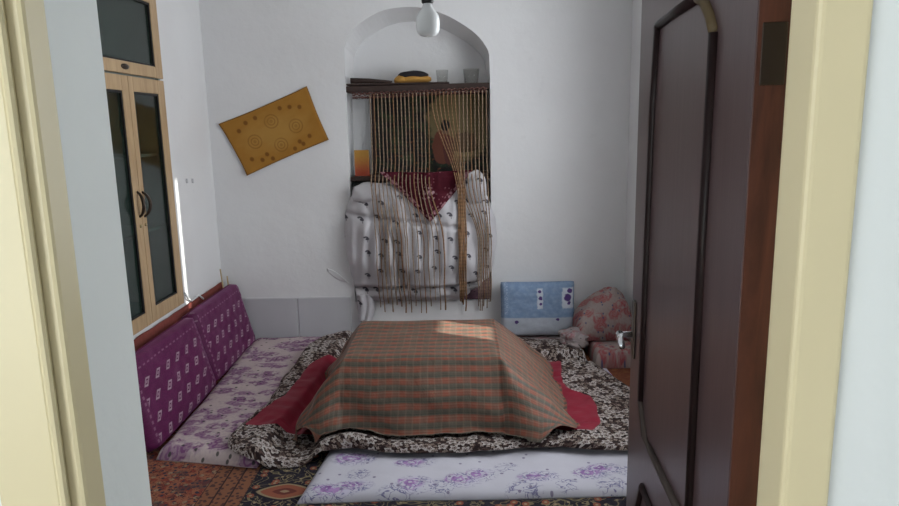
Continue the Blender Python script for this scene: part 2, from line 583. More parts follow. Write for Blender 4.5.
def mat_carpet():
    m = NT('persian_wool_carpet', 0.95, 0.1)
    u, v = m.uv()
    vec = m.vec(u, v)
    pile = m.noise(vec, 160, 2)
    a = m.voro(vec, 42)
    b = m.voro(m.vec(u + 0.3, v + 0.7), 24)
    cn = m.noise(vec, 34, 3, dist=1.0)
    big = m.noise(vec, 7, 3)
    # red field
    red = m.mix(m.step(a[1], 0.3, 0.4), (0.24, 0.055, 0.034), (0.30, 0.115, 0.065))
    red = m.mix(m.step(a[0], 0.34, 0.26) * m.step(a[2], 0.55, 0.6), red, (0.035, 0.035, 0.055))
    red = m.mix(m.step(b[0], 0.28, 0.20) * m.step(b[1], 0.5, 0.55), red, (0.30, 0.21, 0.13))
    red = m.mix(m.step((cn - 0.5).abs(), 0.03, 0.012), red, (0.07, 0.03, 0.03))
    red = m.mix(m.step(big, 0.56, 0.64) * 0.6, red, (0.045, 0.04, 0.05))
    # navy ground with cream scrolls
    lines = m.step((m.noise(vec, 17, 1, dist=1.5) - 0.5).abs(), 0.045, 0.025)
    navy = m.mix(m.step(cn, 0.4, 0.6), (0.010, 0.011, 0.020), (0.020, 0.020, 0.030))
    navy = m.mix(lines, navy, (0.20, 0.165, 0.095))
    fl = m.voro(vec, 15)
    navy = m.mix(m.step(fl[0], 0.25, 0.20) * m.step(fl[1], 0.4, 0.45), navy, (0.25, 0.075, 0.045))
    navy = m.mix(m.step(fl[0], 0.11, 0.08), navy, (0.30, 0.24, 0.15))
    for (cx, cy) in ((-0.752, 2.592), (-0.36, 2.33), (0.12, 2.35), (0.55, 2.33)):
        md = ((u - cx) * (1 / 0.105)).abs().pow(1.4) + ((v - cy) * (1 / 0.055)).abs().pow(1.4)
        navy = m.mix(m.step(md, 1.55, 1.45), navy, (0.012, 0.012, 0.02))
        navy = m.mix(m.step(md, 1.25, 1.15), navy, (0.28, 0.22, 0.13))
        navy = m.mix(m.step(md, 1.0, 0.92), navy, (0.26, 0.085, 0.05))
        navy = m.mix(m.step(md, 0.40, 0.34), navy, (0.13, 0.035, 0.028))
        navy = m.mix(m.step(md, 0.12, 0.08), navy, (0.30, 0.21, 0.13))
    # guard stripes between the two
    t = u + 1.095
    guard = m.mix(m.step(a[0], 0.35, 0.25), (0.23, 0.10, 0.055), (0.08, 0.04, 0.035))
    ln = m.step(((t * (1 / 0.062)).fract() - 0.5).abs(), 0.42, 0.46)
    guard = m.mix(ln, guard, (0.04, 0.022, 0.022))
    c = m.mix(t.gt(0.0), red, guard)
    c = m.mix((t - 0.186).gt(0.0), c, navy)
    c = m.mix(u.gt(0.72), c, m.mix(m.step(cn, 0.4, 0.6), (0.26, 0.10, 0.045), (0.20, 0.06, 0.035)))
    c = m.mix(m.step(pile, 0.35, 0.7) * 0.25, c, (0.08, 0.05, 0.045))
    m.base(c)
    m.bump(pile, 0.002, 0.5)
    return m.m


def mat_strand(name, c1, c2):
    m = NT(name, 0.85, 0.2)
    x, y, z = m.obj()
    n = m.noise(m.vec(x * 10, y * 10, z), 8, 3)
    tw = ((z * 260).sin() * 0.5 + 0.5)
    m.base(m.mix(m.step(n, 0.35, 0.65), m.mix(tw, c1, tuple(k * 0.6 for k in c1)), c2))
    return m.m


M['plaid'] = mat_plaid()
M['quilt'] = mat_quilt_floral()
M['magenta'] = mat_magenta()
M['rose'] = mat_rose_mattress()
M['left_floral'] = mat_floral('cream_purple_leaf_cotton', (0.56, 0.46, 0.45), (0.17, 0.05, 0.16), (0.25, 0.12, 0.23), (0.04, 0.045, 0.04), 9.0, 0, 0.60)
M['red_floral'] = mat_floral('cream_red_floral_cotton', (0.36, 0.30, 0.28), (0.33, 0.08, 0.09), (0.34, 0.12, 0.12), (0.07, 0.08, 0.17), 11, 2.3, 0.62, (0.30, 0.16, 0.15))
M['right_floral'] = mat_floral('white_purple_sprig_cotton', (0.52, 0.50, 0.57), (0.28, 0.15, 0.38), (0.36, 0.24, 0.48), (0.2, 0.17, 0.32), 9, 5.1, 0.55, (0.36, 0.32, 0.48))
M['dull_floral'] = mat_floral('grey_pink_mattress_cotton', (0.36, 0.31, 0.30), (0.30, 0.13, 0.14), (0.36, 0.20, 0.20), (0.06, 0.05, 0.05), 12, 8.1, 0.5)
M['purple'] = mat_purple()
M['blue'] = mat_blue_cushion()
M['sheet'] = mat_sheet()
M['velvet'] = mat_velvet()
M['painting'] = mat_painting()
M['gold'] = mat_gold()
M['carpet'] = mat_carpet()
M['strand'] = mat_strand('tan_cord', (0.36, 0.265, 0.18), (0.27, 0.18, 0.125))
M['strand_dark'] = mat_strand('orange_brown_cord', (0.34, 0.20, 0.105), (0.25, 0.14, 0.08))
M['band'] = mat_strand('red_brown_knotted_band', (0.19, 0.09, 0.075), (0.10, 0.045, 0.04))
M['mauve_fold'] = mat_floral('dark_mauve_blanket', (0.13, 0.075, 0.10), (0.25, 0.12, 0.16), (0.30, 0.18, 0.2), (0.02, 0.015, 0.02), 16, 1.0, 0.55, (0.05, 0.03, 0.04))
M['yellow'] = solid('yellow_ochre_knit', (0.48, 0.25, 0.055), 0.8, var=0.2, scale=40)
M['black_knit'] = solid('black_knit', (0.02, 0.018, 0.02), 0.8, var=0.3, scale=40)


def mat_book():
    m = NT('yellow_orange_cover', 0.5, 0.35)
    u, v = m.uv()
    n = m.noise(m.vec(u, v), 9, 3)
    c = m.mix(m.step(v + (n - 0.5) * 0.3, 0.15, 0.8), (0.42, 0.07, 0.03), (0.50, 0.26, 0.05))
    m.base(c)
    return m.m


M['book'] = mat_book()


# ------------------------------------------------------------------ mesh helpers
def obj(name, bm, mat, parent=None, smooth=False, uv=None):
    me = bpy.data.meshes.new(name)
    bm.normal_update()
    bm.to_mesh(me)
    bm.free()
    if isinstance(mat, (list, tuple)):
        for k in mat:
            me.materials.append(k)
    else:
        me.materials.append(mat)
    if smooth:
        me.polygons.foreach_set('use_smooth', [True] * len(me.polygons))
    if uv and not me.uv_layers:
        ul = me.uv_layers.new(name='UVMap')
        for lp in me.loops:
            ul.data[lp.index].uv = uv(me.vertices[lp.vertex_index].co)
    o = bpy.data.objects.new(name, me)
    COL.objects.link(o)
    if parent is not None:
        o.parent = parent
        o.location = -parent.location if parent.rotation_euler.z == 0 else (0, 0, 0)
    return o


def tag(o, label=None, cat=None, group=None, kind=None):
    if label: o['label'] = label
    if cat: o['category'] = cat
    if group: o['group'] = group
    if kind: o['kind'] = kind
    return o


def thing(name, loc, label, cat, group=None):
    o = bpy.data.objects.new(name, None)
    o.empty_display_size = 0.1
    o.location = loc
    COL.objects.link(o)
    return tag(o, label, cat, group)


def struct(name, bm, mat, **k):
    return tag(obj(name, bm, mat, **k), kind='structure')


def box(bm, x0, x1, y0, y1, z0, z1, bev=0.0, seg=2):
    r = bmesh.ops.create_cube(bm, size=1.0)
    vs_ = r['verts']
    for v in vs_:
        v.co = Vector(((x0 + x1) / 2 + v.co.x * (x1 - x0), (y0 + y1) / 2 + v.co.y * (y1 - y0), (z0 + z1) / 2 + v.co.z * (z1 - z0)))
    if bev > 0:
        es = list({e for v in vs_ for e in v.link_edges})
        bmesh.ops.bevel(bm, geom=es, offset=bev, segments=seg, affect='EDGES', profile=0.5)
    return bm


def B(*a, **k):
    return box(bmesh.new(), *a, **k)


def tube(bm, pts, r, n=8, caps=True):
    pts = [Vector(p) for p in pts]
    rings = []
    up = Vector((0.13, 0.97, 0.21)).normalized()
    for i, p in enumerate(pts):
        t = (pts[min(i + 1, len(pts) - 1)] - pts[max(i - 1, 0)]).normalized()
        a = t.cross(up)
        if a.length < 1e-3:
            a = t.cross(Vector((1, 0, 0)))
        a.normalize()
        b = t.cross(a)
        rr = r[i] if isinstance(r, (list, tuple)) else r
        rings.append([bm.verts.new(p + (a * math.cos(2 * PI * k / n) + b * math.sin(2 * PI * k / n)) * rr) for k in range(n)])
    for i in range(len(rings) - 1):
        for k in range(n):
            bm.faces.new((rings[i][k], rings[i][(k + 1) % n], rings[i + 1][(k + 1) % n], rings[i + 1][k]))
    if caps:
        bm.faces.new(rings[0][::-1])
        bm.faces.new(rings[-1])
    return bm


def lathe(bm, prof, c, n=28, closed=False):
    rings = []
    for (r, z) in prof:
        if r < 1e-5:
            rings.append([bm.verts.new((c[0], c[1], c[2] + z))])
        else:
            rings.append([bm.verts.new((c[0] + r * math.cos(2 * PI * k / n), c[1] + r * math.sin(2 * PI * k / n), c[2] + z)) for k in range(n)])
    for a, b in zip(rings, rings[1:]):
        for k in range(n):
            q = [a[k % len(a)], a[(k + 1) % len(a)], b[(k + 1) % len(b)], b[k % len(b)]]
            q = list(dict.fromkeys(q))
            if len(q) > 2:
                bm.faces.new(q)
    bmesh.ops.recalc_face_normals(bm, faces=bm.faces)
    return bm


def grid(nu, nv, fn, closed_u=False):
    """fn(i/nu, j/nv) -> (xyz, uv); returns bm with uv layer"""
    bm = bmesh.new()
    ul = bm.loops.layers.uv.new('UVMap')
    V = []
    for j in range(nv + 1):
        V.append([])
        for i in range(nu + 1 if not closed_u else nu):
            p, q = fn(i / nu, j / nv)
            V[-1].append((bm.verts.new(p), q))
    for j in range(nv):
        for i in range(nu):
            i2 = (i + 1) % len(V[0]) if closed_u else i + 1
            c = [V[j][i], V[j][i2], V[j + 1][i2], V[j + 1][i]]
            f = bm.faces.new([k[0] for k in c])
            for lp, k in zip(f.loops, c):
                lp[ul].uv = k[1]
    return bm


def solidify(o, t, offset=-1):
    md = o.modifiers.new('thickness', 'SOLIDIFY')
    md.thickness = t
    md.offset = offset
    return o


def nz(x, y, z=0.0):
    return mnoise.noise(Vector((x, y, z)))


def sstep(a, b, x):
    t = max(0.0, min(1.0, (x - a) / (b - a)))
    return t * t * (3 - 2 * t)


# ------------------------------------------------------------------ room shell
XL, XR, YB, YF, ZC = -1.67, 1.126, 4.60, 0.985, 2.75
XNL, XNR, ZN = -0.745, 0.208, 0.295      # niche

struct('floor', B(XL - .4, XR + .3, YF - .145, YB + .4, -0.12, 0.0), M['hall_floor'])
struct('ceiling', B(XL - .4, XR + .3, YF, YB + .4, ZC, ZC + 0.1), M['ceiling'])

# back wall with the arched niche
arch = [(XNL, ZN), (XNL, 1.2), (-0.742, 1.92), (-0.732, 2.02), (-0.70, 2.09), (-0.65, 2.145), (-0.57, 2.195), (-0.475, 2.235),
        (-0.345, 2.253), (-0.22, 2.245), (-0.09, 2.205), (0.022, 2.145), (0.12, 2.075), (0.178, 2.005), (0.205, 1.94), (XNR, 1.8), (XNR, 1.2), (XNR, ZN)]


def densify(pts, n=3):
    out = []
    for i in range(len(pts) - 1):
        p0 = Vector(pts[max(i - 1, 0)]); p1 = Vector(pts[i]); p2 = Vector(pts[i + 1]); p3 = Vector(pts[min(i + 2, len(pts) - 1)])
        for k in range(n):
            t = k / n
            if 2 <= i <= len(pts) - 5:
                q = 0.5 * ((2 * p1) + (p2 - p0) * t + (2 * p0 - 5 * p1 + 4 * p2 - p3) * t * t + (-p0 + 3 * p1 - 3 * p2 + p3) * t ** 3)
            else:
                q = p1.lerp(p2, t)
            out.append((q.x, q.y))
    out.append(pts[-1])
    return out


arch = densify(arch)
bm = bmesh.new()
X0, X1, Z0, Z1, YN = XL - .4, XR + .3, -0.12, ZC + .1, 4.86


def vv(x, y, z):
    return bm.verts.new((x, y, z))


def wall_face(pts):
    bm.faces.new([vv(*p) for p in pts])


wall_face([(X0, YB, Z0), (X1, YB, Z0), (X1, YB, ZN), (X0, YB, ZN)])
for i in range(len(arch) - 1):
    (xa, za), (xb, zb) = arch[i], arch[i + 1]
    if zb > za and xa < -0.6:      # left side
        wall_face([(X0, YB, za), (xa, YB, za), (xb, YB, zb), (X0, YB, zb)])
    elif zb < za and xa > 0.02:
        wall_face([(xa, YB, za), (X1, YB, za), (X1, YB, zb), (xb, YB, zb)])
    else:
        pass
lt = max((p for p in arch if p[0] < -0.5 and True), key=lambda p: 0)
# top part above the arch, strips up to the ceiling line
left_i = max(i for i in range(len(arch) - 1) if arch[i + 1][1] > arch[i][1] and arch[i][0] < -0.6)
right_i = min(i for i in range(len(arch) - 1) if arch[i + 1][1] < arch[i][1] and arch[i][0] > 0.02)
pl, pr = arch[left_i + 1], arch[right_i]
for i in range(left_i + 1, right_i):
    (xa, za), (xb, zb) = arch[i], arch[i + 1]
    wall_face([(xa, YB, za), (xb, YB, zb), (xb, YB, Z1), (xa, YB, Z1)])
wall_face([(X0, YB, pl[1]), (pl[0], YB, pl[1]), (pl[0], YB, Z1), (X0, YB, Z1)])
wall_face([(pr[0], YB, pr[1]), (X1, YB, pr[1]), (X1, YB, Z1), (pr[0], YB, Z1)])
# reveal and back of the niche
for i in range(len(arch) - 1):
    (xa, za), (xb, zb) = arch[i], arch[i + 1]
    sh = 0.985
    f = lambda x, z: (x - 0.022 * sstep(1.7, 2.0, z) * (1 if x > -.27 else -1) * min(1, abs(x + .27) * 5), YN, z - 0.055 * sstep(1.7, 2.2, z))
    wall_face([(xa, YB, za), f(xa, za), f(xb, zb), (xb, YB, zb)])
    cx = -0.27
    wall_face([f(xa, za), (cx, YN, max(ZN, min(za, 2.0))), (cx, YN, max(ZN, min(zb, 2.0))), f(xb, zb)] if min(za, 2.0) != min(zb, 2.0)
              else [f(xa, za), (cx, YN, 2.0), f(xb, zb)])
wall_face([(XNL, YB, ZN), (XNR, YB, ZN), (XNR, YN, ZN), (XNL, YN, ZN)])
# outside body
for pts in ([(X0, YB, Z0), (X0, YB, Z1), (X0, 5.0, Z1), (X0, 5.0, Z0)], [(X1, YB, Z0), (X1, 5.0, Z0), (X1, 5.0, Z1), (X1, YB, Z1)],
            [(X0, 5.0, Z0), (X0, 5.0, Z1), (X1, 5.0, Z1), (X1, 5.0, Z0)], [(X0, YB, Z1), (X1, YB, Z1), (X1, 5.0, Z1), (X0, 5.0, Z1)],
            [(X0, YB, Z0), (X0, 5.0, Z0), (X1, 5.0, Z0), (X1, YB, Z0)]):
    wall_face(pts)
bmesh.ops.remove_doubles(bm, verts=bm.verts, dist=0.0004)
bmesh.ops.recalc_face_normals(bm, faces=bm.faces)
struct('wall_back', bm, M['plaster'])

# left wall, recess for the cabinet
CY0, CY1, CZ0, CZ1 = 3.04, 3.90, 0.485, 2.52
bm = bmesh.new()
XO = XL - .4
box(bm, XO, XL, YF - .145, CY0, 0, ZC)
box(bm, XO, XL, CY1, YB, 0, ZC)
box(bm, XO, XL, CY0, CY1, 0, CZ0)
box(bm, XO, XL, CY0, CY1, CZ1, ZC)
box(bm, XO, XO + .02, CY0, CY1, CZ0, CZ1)
struct('wall_left', bm, M['plaster'])

# right wall with window opening
WY0, WY1, WZ0, WZ1 = 2.25, 3.78, 0.70, 2.45
bm = bmesh.new()
box(bm, XR, XR + .3, YF - .145, WY0, 0, ZC)
box(bm, XR, XR + .3, WY1, YB, 0, ZC)
box(bm, XR, XR + .3, WY0, WY1, 0, WZ0)
box(bm, XR, XR + .3, WY0, WY1, WZ1, ZC)
struct('wall_right', bm, M['plaster'])
wroot = thing('window_1', (XR + .15, (WY0 + WY1) / 2, WZ0), None, None)
tag(wroot, kind='structure')
bm = bmesh.new()
xm = XR + .15
for (a, b, c, d) in ((WY0, WY0 + .05, WZ0, WZ1), (WY1 - .05, WY1, WZ0, WZ1), (WY0, WY1, WZ0, WZ0 + .05), (WY0, WY1, WZ1 - .05, WZ1),
                     ((WY0 + WY1) / 2 - .03, (WY0 + WY1) / 2 + .03, WZ0, WZ1)):
    box(bm, xm - .025, xm + .025, a, b, c, d)
obj('window_frame', bm, M['window_white'], wroot)
obj('window_pane', B(xm - .003, xm + .003, WY0 + .04, WY1 - .04, WZ0 + .04, WZ1 - .04), M['win_glass'], wroot)

# unseen sun blocker added outside the window; its gaps shape the sun patches
bm = bmesh.new()
XC = 1.62
yg = lambda X, Y: Y - 0.5 * (XC - X)
zg = lambda X, Z: Z + 0.4 * (XC - X)
# slit that lights the strip on the left wall
s0, s1 = yg(XL, 3.965), yg(XL, 3.995)
sz0, sz1 = zg(XL, 0.42), zg(XL, 1.26)
# gap that lights the korsi top
k0, k1 = yg(0.05, 3.36), yg(0.05, 3.66)
kz0, kz1 = zg(0.16, 0.42), zg(-0.16, 0.42)
box(bm, XC, XC + .03, 0.9, s0, 0.3, 3.2)
box(bm, XC, XC + .03, s0, s1, 0.3, sz0)
box(bm, XC, XC + .03, s0, s1, sz1, 3.2)
box(bm, XC, XC + .03, s1, k0, 0.3, 3.2)
box(bm, XC, XC + .03, k0, k1, 0.3, kz0)
box(bm, XC, XC + .03, k0, k1, kz1, 3.2)
box(bm, XC, XC + .03, k1, 4.0, 0.3, 3.2)
struct('sun_blocker', bm, M['blocker'])

# front wall (the doorway wall)
DX0, DX1, DZ = -0.50, 0.477, 2.15
bm = bmesh.new()
box(bm, XL - .4, DX0, YF - .145, YF, 0, ZC)
box(bm, DX1, XR + .3, YF - .145, YF, 0, ZC)
box(bm, DX0, DX1, YF - .145, YF, DZ, ZC)
struct('wall_front', bm, M['hall_plaster'])

# cream door frame
bm = bmesh.new()
box(bm, -0.606, -0.522, 0.80, 0.84, 0, DZ + .05, 0.006)
box(bm, -0.524, -0.499, 0.812, 0.862, 0, DZ, 0.006)
tube(bm, [(-0.521, 0.803, 0), (-0.521, 0.803, DZ)], 0.006)
box(bm, 0.416, 0.480, 0.825, 0.90, 0, DZ, 0.008, 3)
box(bm, 0.4535, 0.480, 0.895, 0.983, 0, DZ, 0.002)
box(bm, -0.606, 0.480, 0.80, 0.84, DZ, DZ + .06, 0.006)
struct('trim_1', bm, M['cream'])

# hall
struct('floor_hall', B(-2.07, 1.426, -2.6, 0.84, -0.12, 0.0), M['hall_floor'])
struct('ceiling_hall', B(-2.07, 1.426, -2.6, 0.84, 2.75, 2.85), M['ceiling'])
struct('wall_hall_left', B(-2.07, -1.97, -2.6, 0.84, 0, 2.75), M['hall_plaster'])
struct('wall_hall_right', B(1.326, 1.426, -2.6, 0.84, 0, 2.75), M['hall_plaster'])

# grey wall tiles along the foot of the back wall
bm = bmesh.new()
x = -0.775
while x > XL + .01:
    x2 = max(x - 0.375, XL + .002)
    box(bm, x2 + .0035, x - .0035, YB - .009, YB - .001, 0.005, 0.331, 0.002, 1)
    x = x2
struct('trim_2', bm, M['tile'])
struct('trim_3', B(XL + .002, -0.772, YB - .007, YB - .001, 0.329, 0.336), M['grout'])

# ------------------------------------------------------------------ floor coverings
obj_carpet = obj('carpet', B(-1.62, 1.08, 1.35, 4.57, 0.001, 0.012, 0.003, 1), M['carpet'], uv=lambda c: (c.x, c.y))
tag(obj_carpet, 'worn red and navy patterned wool carpet covering the room floor', 'carpet')


def bil(q, s, t):
    a, b, c, d = [Vector(p) for p in q]
    return (a * (1 - s) + b * s) * (1 - t) + (d * (1 - s) + c * s) * t


def mattress(name, quad, z0, z1, mat, label, seed, lump=0.006, er=0.035):
    """quad: front-left, front-right, back-right, back-left"""
    def fn(s, t):
        # s goes round the cross-section (top, then bottom) so the slab is closed
        return None
    nu, nv = 60, 48
    bm = bmesh.new()
    ul = bm.loops.layers.uv.new('UVMap')
    w = (Vector(quad[1]) - Vector(quad[0])).length
    h = (Vector(quad[3]) - Vector(quad[0])).length
    top, bot = [], []
    for j in range(nv + 1):
        top.append([]); bot.append([])
        for i in range(nu + 1):
            s, t = i / nu, j / nv
            s = 0.5 - 0.5 * math.cos(PI * s) if False else s
            p = bil(quad, s, t)
            e = min(s * w, (1 - s) * w, t * h, (1 - t) * h)
            k = min(1.0, e / er)
            rise = math.sqrt(max(0.0, 1 - (1 - k) ** 2))
            z = z0 + .004 + (z1 - z0 - .004) * rise
            z += lump * nz(p.x * 5 + seed, p.y * 5) * rise * 1.6 + 0.003 * nz(p.x * 17, p.y * 17, seed) * rise
            wob = 0.008 * nz(p.x * 3 + seed, p.y * 3 + 9)
            top[-1].append((bm.verts.new((p.x + wob * (s < .5) - wob * (s > .5), p.y + wob, z)), (p.x, p.y)))
            bot[-1].append((bm.verts.new((p.x + wob * (s < .5) - wob * (s > .5), p.y + wob, z0)), (p.x, p.y - .05)))

    def f(c):
        fa = bm.faces.new([k[0] for k in c])
        for lp, k in zip(fa.loops, c):
            lp[ul].uv = k[1]
    for j in range(nv):
        for i in range(nu):
            f([top[j][i], top[j][i + 1], top[j + 1][i + 1], top[j + 1][i]])
            f([bot[j][i], bot[j + 1][i], bot[j + 1][i + 1], bot[j][i + 1]])
    for i in range(nu):
        f([bot[0][i], bot[0][i + 1], top[0][i + 1], top[0][i]])
        f([bot[nv][i + 1], bot[nv][i], top[nv][i], top[nv][i + 1]])
    for j in range(nv):
        f([bot[j + 1][0], bot[j][0], top[j][0], top[j + 1][0]])
        f([bot[j][nu], bot[j + 1][nu], top[j + 1][nu], top[j][nu]])
    o = obj(name, bm, mat, smooth=True)
    return tag(o, label, 'mattress')


Q_LEFT = [(-1.41, 2.88), (-0.93, 2.79), (-0.755, 4.575), (-1.47, 4.575)]
Q_FRONT = [(-0.672, 2.495), (0.99, 2.525), (0.99, 3.02), (-0.625, 3.02)]
Q_RIGHT = [(0.46, 3.06), (0.945, 3.06), (0.865, 3.88), (0.46, 3.88)]
Q_BACK = [(-0.60, 4.10), (0.79, 4.10), (0.79, 4.575), (-0.60, 4.575)]
Q_CORNER = [(0.815, 3.98), (1.10, 3.98), (1.10, 4.575), (0.815, 4.575)]
FZ = 0.0125
mattress('floor_mattress', Q_LEFT, FZ, 0.068, M['left_floral'], 'long cream floor mattress with purple leaf print beside the purple cushions', 1.0, er=0.06)
mattress('floor_mattress', Q_FRONT, FZ, 0.052, M['rose'], 'white floor mattress with purple roses nearest the doorway', 2.0, er=0.07)
mattress('floor_mattress', Q_RIGHT, FZ, 0.064, M['right_floral'], 'narrow white and purple mattress right of the quilt, beside the open door', 3.0)
mattress('floor_mattress', Q_BACK, FZ, 0.066, M['dull_floral'], 'dull pinkish floor mattress under the pale blue cushion by the back wall', 4.0)
mattress('floor_mattress', Q_CORNER, FZ, 0.115, M['red_floral'], 'folded red and cream floral mattress in the far right corner', 5.0)


def sd_quad(q, x, y):
    """signed distance-ish (positive inside) of a counter-clockwise convex quad"""
    d = 9.0
    for i in range(4):
        ax, ay = q[i]; bx, by = q[(i + 1) % 4]
        ex, ey = bx - ax, by - ay
        l = math.hypot(ex, ey)
        d = min(d, (ex * (y - ay) - ey * (x - ax)) / l)
    return d


def ground(x, y):
    g = 0.0125
    for q in (Q_LEFT, Q_FRONT, Q_RIGHT, Q_BACK):
        g = max(g, 0.0125 + 0.062 * sstep(-0.06, 0.0, sd_quad(q, x, y)))
    return g


# ------------------------------------------------------------------ quilt
CX, CY = -0.19, 3.38
OUT = [(-1.03, 2.80), (-0.95, 2.765), (-0.862, 2.765), (-0.72, 2.79), (-0.60, 2.82), (-0.508, 2.85), (-0.42, 2.82), (-0.284, 2.775), (-0.05, 2.79), (0.158, 2.80), (0.30, 2.82), (0.43, 2.835),
       (0.56, 2.80), (0.713, 2.79), (0.86, 2.83), (0.93, 3.0), (0.91, 3.2), (0.885, 3.47), (0.83, 3.75), (0.79, 3.93), (0.73, 4.2), (0.60, 4.32), (0.387, 4.38), (0.0, 4.33),
       (-0.4, 4.40), (-0.74, 4.47), (-0.90, 4.32), (-1.0, 4.18), (-1.01, 3.98), (-1.03, 3.777), (-1.025, 3.573), (-1.035, 3.38), (-1.06, 3.175), (-1.085, 3.06), (-1.085, 2.95), (-1.065, 2.86)]
MAG = [(-1.06, 3.04), (-0.93, 3.045), (-0.795, 3.055), (-0.60, 3.06), (-0.3, 3.05), (0.0, 3.05), (0.35, 3.0), (0.45, 2.925), (0.592, 2.93), (0.64, 3.02), (0.665, 3.20), (0.655, 3.345),
       (0.56, 3.42), (0.545, 3.53), (0.592, 3.97), (0.3, 4.0), (-0.4, 4.05), (-0.70, 4.05), (-0.83, 3.93), (-0.915, 3.82), (-0.935, 3.58), (-0.96, 3.37), (-1.01, 3.22)]


def ray_r(poly, th):
    dx, dy = math.cos(th), math.sin(th)
    best = None
    n = len(poly)
    for i in range(n):
        ax, ay = poly[i][0] - CX, poly[i][1] - CY
        bx, by = poly[(i + 1) % n][0] - CX, poly[(i + 1) % n][1] - CY
        ex, ey = bx - ax, by - ay
        den = dx * ey - dy * ex
        if abs(den) < 1e-9:
            continue
        t = (ax * ey - ay * ex) / den
        s = (ax * dy - ay * dx) / den
        if -1e-6 <= s <= 1 + 1e-6 and t > 0:
            best = t if best is None else min(best, t)
    return best


TX0, TX1, TY0, TY1, TZ = -0.565, 0.175, 3.075, 3.70, 0.425


def quilt_z(x, y, edge):
    """edge: distance in metres to the outer edge"""
    g = sum(ground(x + a, y + b) for a, b in ((0, 0), (.03, 0), (-.03, 0), (0, .03), (0, -.03))) / 5
    k = math.sqrt(max(0.0, 1 - (1 - min(1.0, edge / 0.04)) ** 2))
    puff = 0.026 + 0.012 * nz(x * 7, y * 7, 1.5) + 0.006 * nz(x * 19, y * 19, 4.5)
    puff += 0.035 * math.exp(-(((x + 0.53) / 0.09) ** 2 + ((y - 2.86) / 0.07) ** 2))     # rumple left of the front
    puff += 0.05 * sstep(3.6, 4.1, y) * sstep(-0.6, -0.8, x)                               # bunched behind on the left
    return max(g, ground(x, y)) + 0.004 + puff * k


def build_quilt():
    root = thing('quilt', (CX, CY, 0.0), 'black and white floral quilt with magenta middle spread around the draped table', 'quilt')
    NA = 300
    wave = lambda th: 1.0 + 0.012 * math.sin(9 * th + 1) + 0.006 * math.sin(23 * th)
    for part, (ra, rb), m, n in (('floral_border', ('m', 'o'), 'quilt', 34), ('magenta_panel', ('i', 'm'), 'magenta', 30)):
        def fn(s, t):
            th = 2 * PI * s
            ro = ray_r(OUT, th) * wave(th)
            rm = min(ray_r(MAG, th) + 0.01 * nz(math.cos(th) * 9, math.sin(th) * 9, 3), ro - 0.02)
            ri = min(0.36, rm * 0.75) if False else rm * 0.62
            if part == 'floral_border':
                r = rm + (ro - rm) * t
            else:
                r = ri + (rm - ri) * t
            x, y = CX + r * math.cos(th), CY + r * math.sin(th)
            z = quilt_z(x, y, ro - r)
            if part == 'magenta_panel':
                z += 0.002 * (1 - t)
            dx, dy = math.cos(th), math.sin(th)
            h = max(0.0, ground(CX + (ro - .06) * dx, CY + (ro - .06) * dy) + .045 - z) * sstep(.07, 0.0, ro - r)
            return (x, y, z), (x + dx * h, y + dy * h)
        bm = grid(NA, n, fn, closed_u=True)
        bmesh.ops.recalc_face_normals(bm, faces=bm.faces)
        if sum(f.normal.z for f in bm.faces) < 0:
            bmesh.ops.reverse_faces(bm, faces=bm.faces)
        o = obj(part, bm, M[m], root, smooth=True)
    return root


build_quilt()

# ------------------------------------------------------------------ plaid blanket over the low table
def plaid_pt(u, v):
    px, py = max(TX0, min(TX1, u)), max(TY0, min(TY1, v))
    du, dv = u - px, v - py
    L = math.hypot(du, dv)
    # rounding of the cover edge
    top = TZ + 0.006 * nz(u * 4, v * 4, 2) - 0.005 * sstep(0.1, 0.4, math.hypot((u - CX) * .8, v - CY) * -1 + .5)
    if L < 1e-6:
        e = min(u - TX0, TX1 - u, v - TY0, TY1 - v)
        return Vector((u, v, top - 0.010 * (1 - min(1, e / 0.05)) ** 2))
    dx, dy = du / L, dv / L
    kx = 1.06 if dx > 0 else 0.66
    ky = 0.60 if dy < 0 else 0.55
    kc = (0.75 if dx > 0 else 0.45) if dy < 0 else 0.3
    k = kx * dx * dx + ky * dy * dy + kc * abs(dx * dy)
    k += 0.12 * nz(u * 2.2, v * 2.2, 6)
    H = TZ - 0.125
    sl = math.sqrt(1 + k * k)
    Le = math.sqrt(L * L + 0.0007) - 0.0265 + 0.015 * L
    drop = Le / sl
    # bulge of the quilt beneath / sag
    if drop < H:
        out = k * drop + 0.035 * math.sin(PI * drop / H) * (0.5 + nz(u * 2, v * 2, 1))
        z = top - drop - 0.010
    else:
        out = k * H + (Le - H * sl) * 0.55
        z = TZ - H - 0.010
    # folds running down the skirt
    s = (u - v) if abs(dx * dy) > 0.05 else (u if abs(dy) > abs(dx) else v)
    amp = sstep(0.05, 0.4, L) * (0.55 if drop >= H else 1.0 - 0.45 * sstep(H * .6, H, drop))
    fold = 0.016 * math.sin(s * 17 + 4 * nz(u * 3, v * 3)) * (0.4 + nz(s * 3, 2.0)) + 0.040 * nz(u * 6 + v * 2, v * 5, 8)
    out += amp * fold
    x, y = px + dx * out, py + dy * out
    gz = quilt_z(x, y, 1.0) + 0.010 if ray_r(OUT, math.atan2(y - CY, x - CX)) > math.hypot(x - CX, y - CY) else ground(x, y) + 0.03
    z = max(z, gz) if drop >= H * 0.8 else max(z, gz + 0.0)
    if drop >= H:
        z = gz
    return Vector((x, y, z + (0.009 if drop >= H else 0.004)))


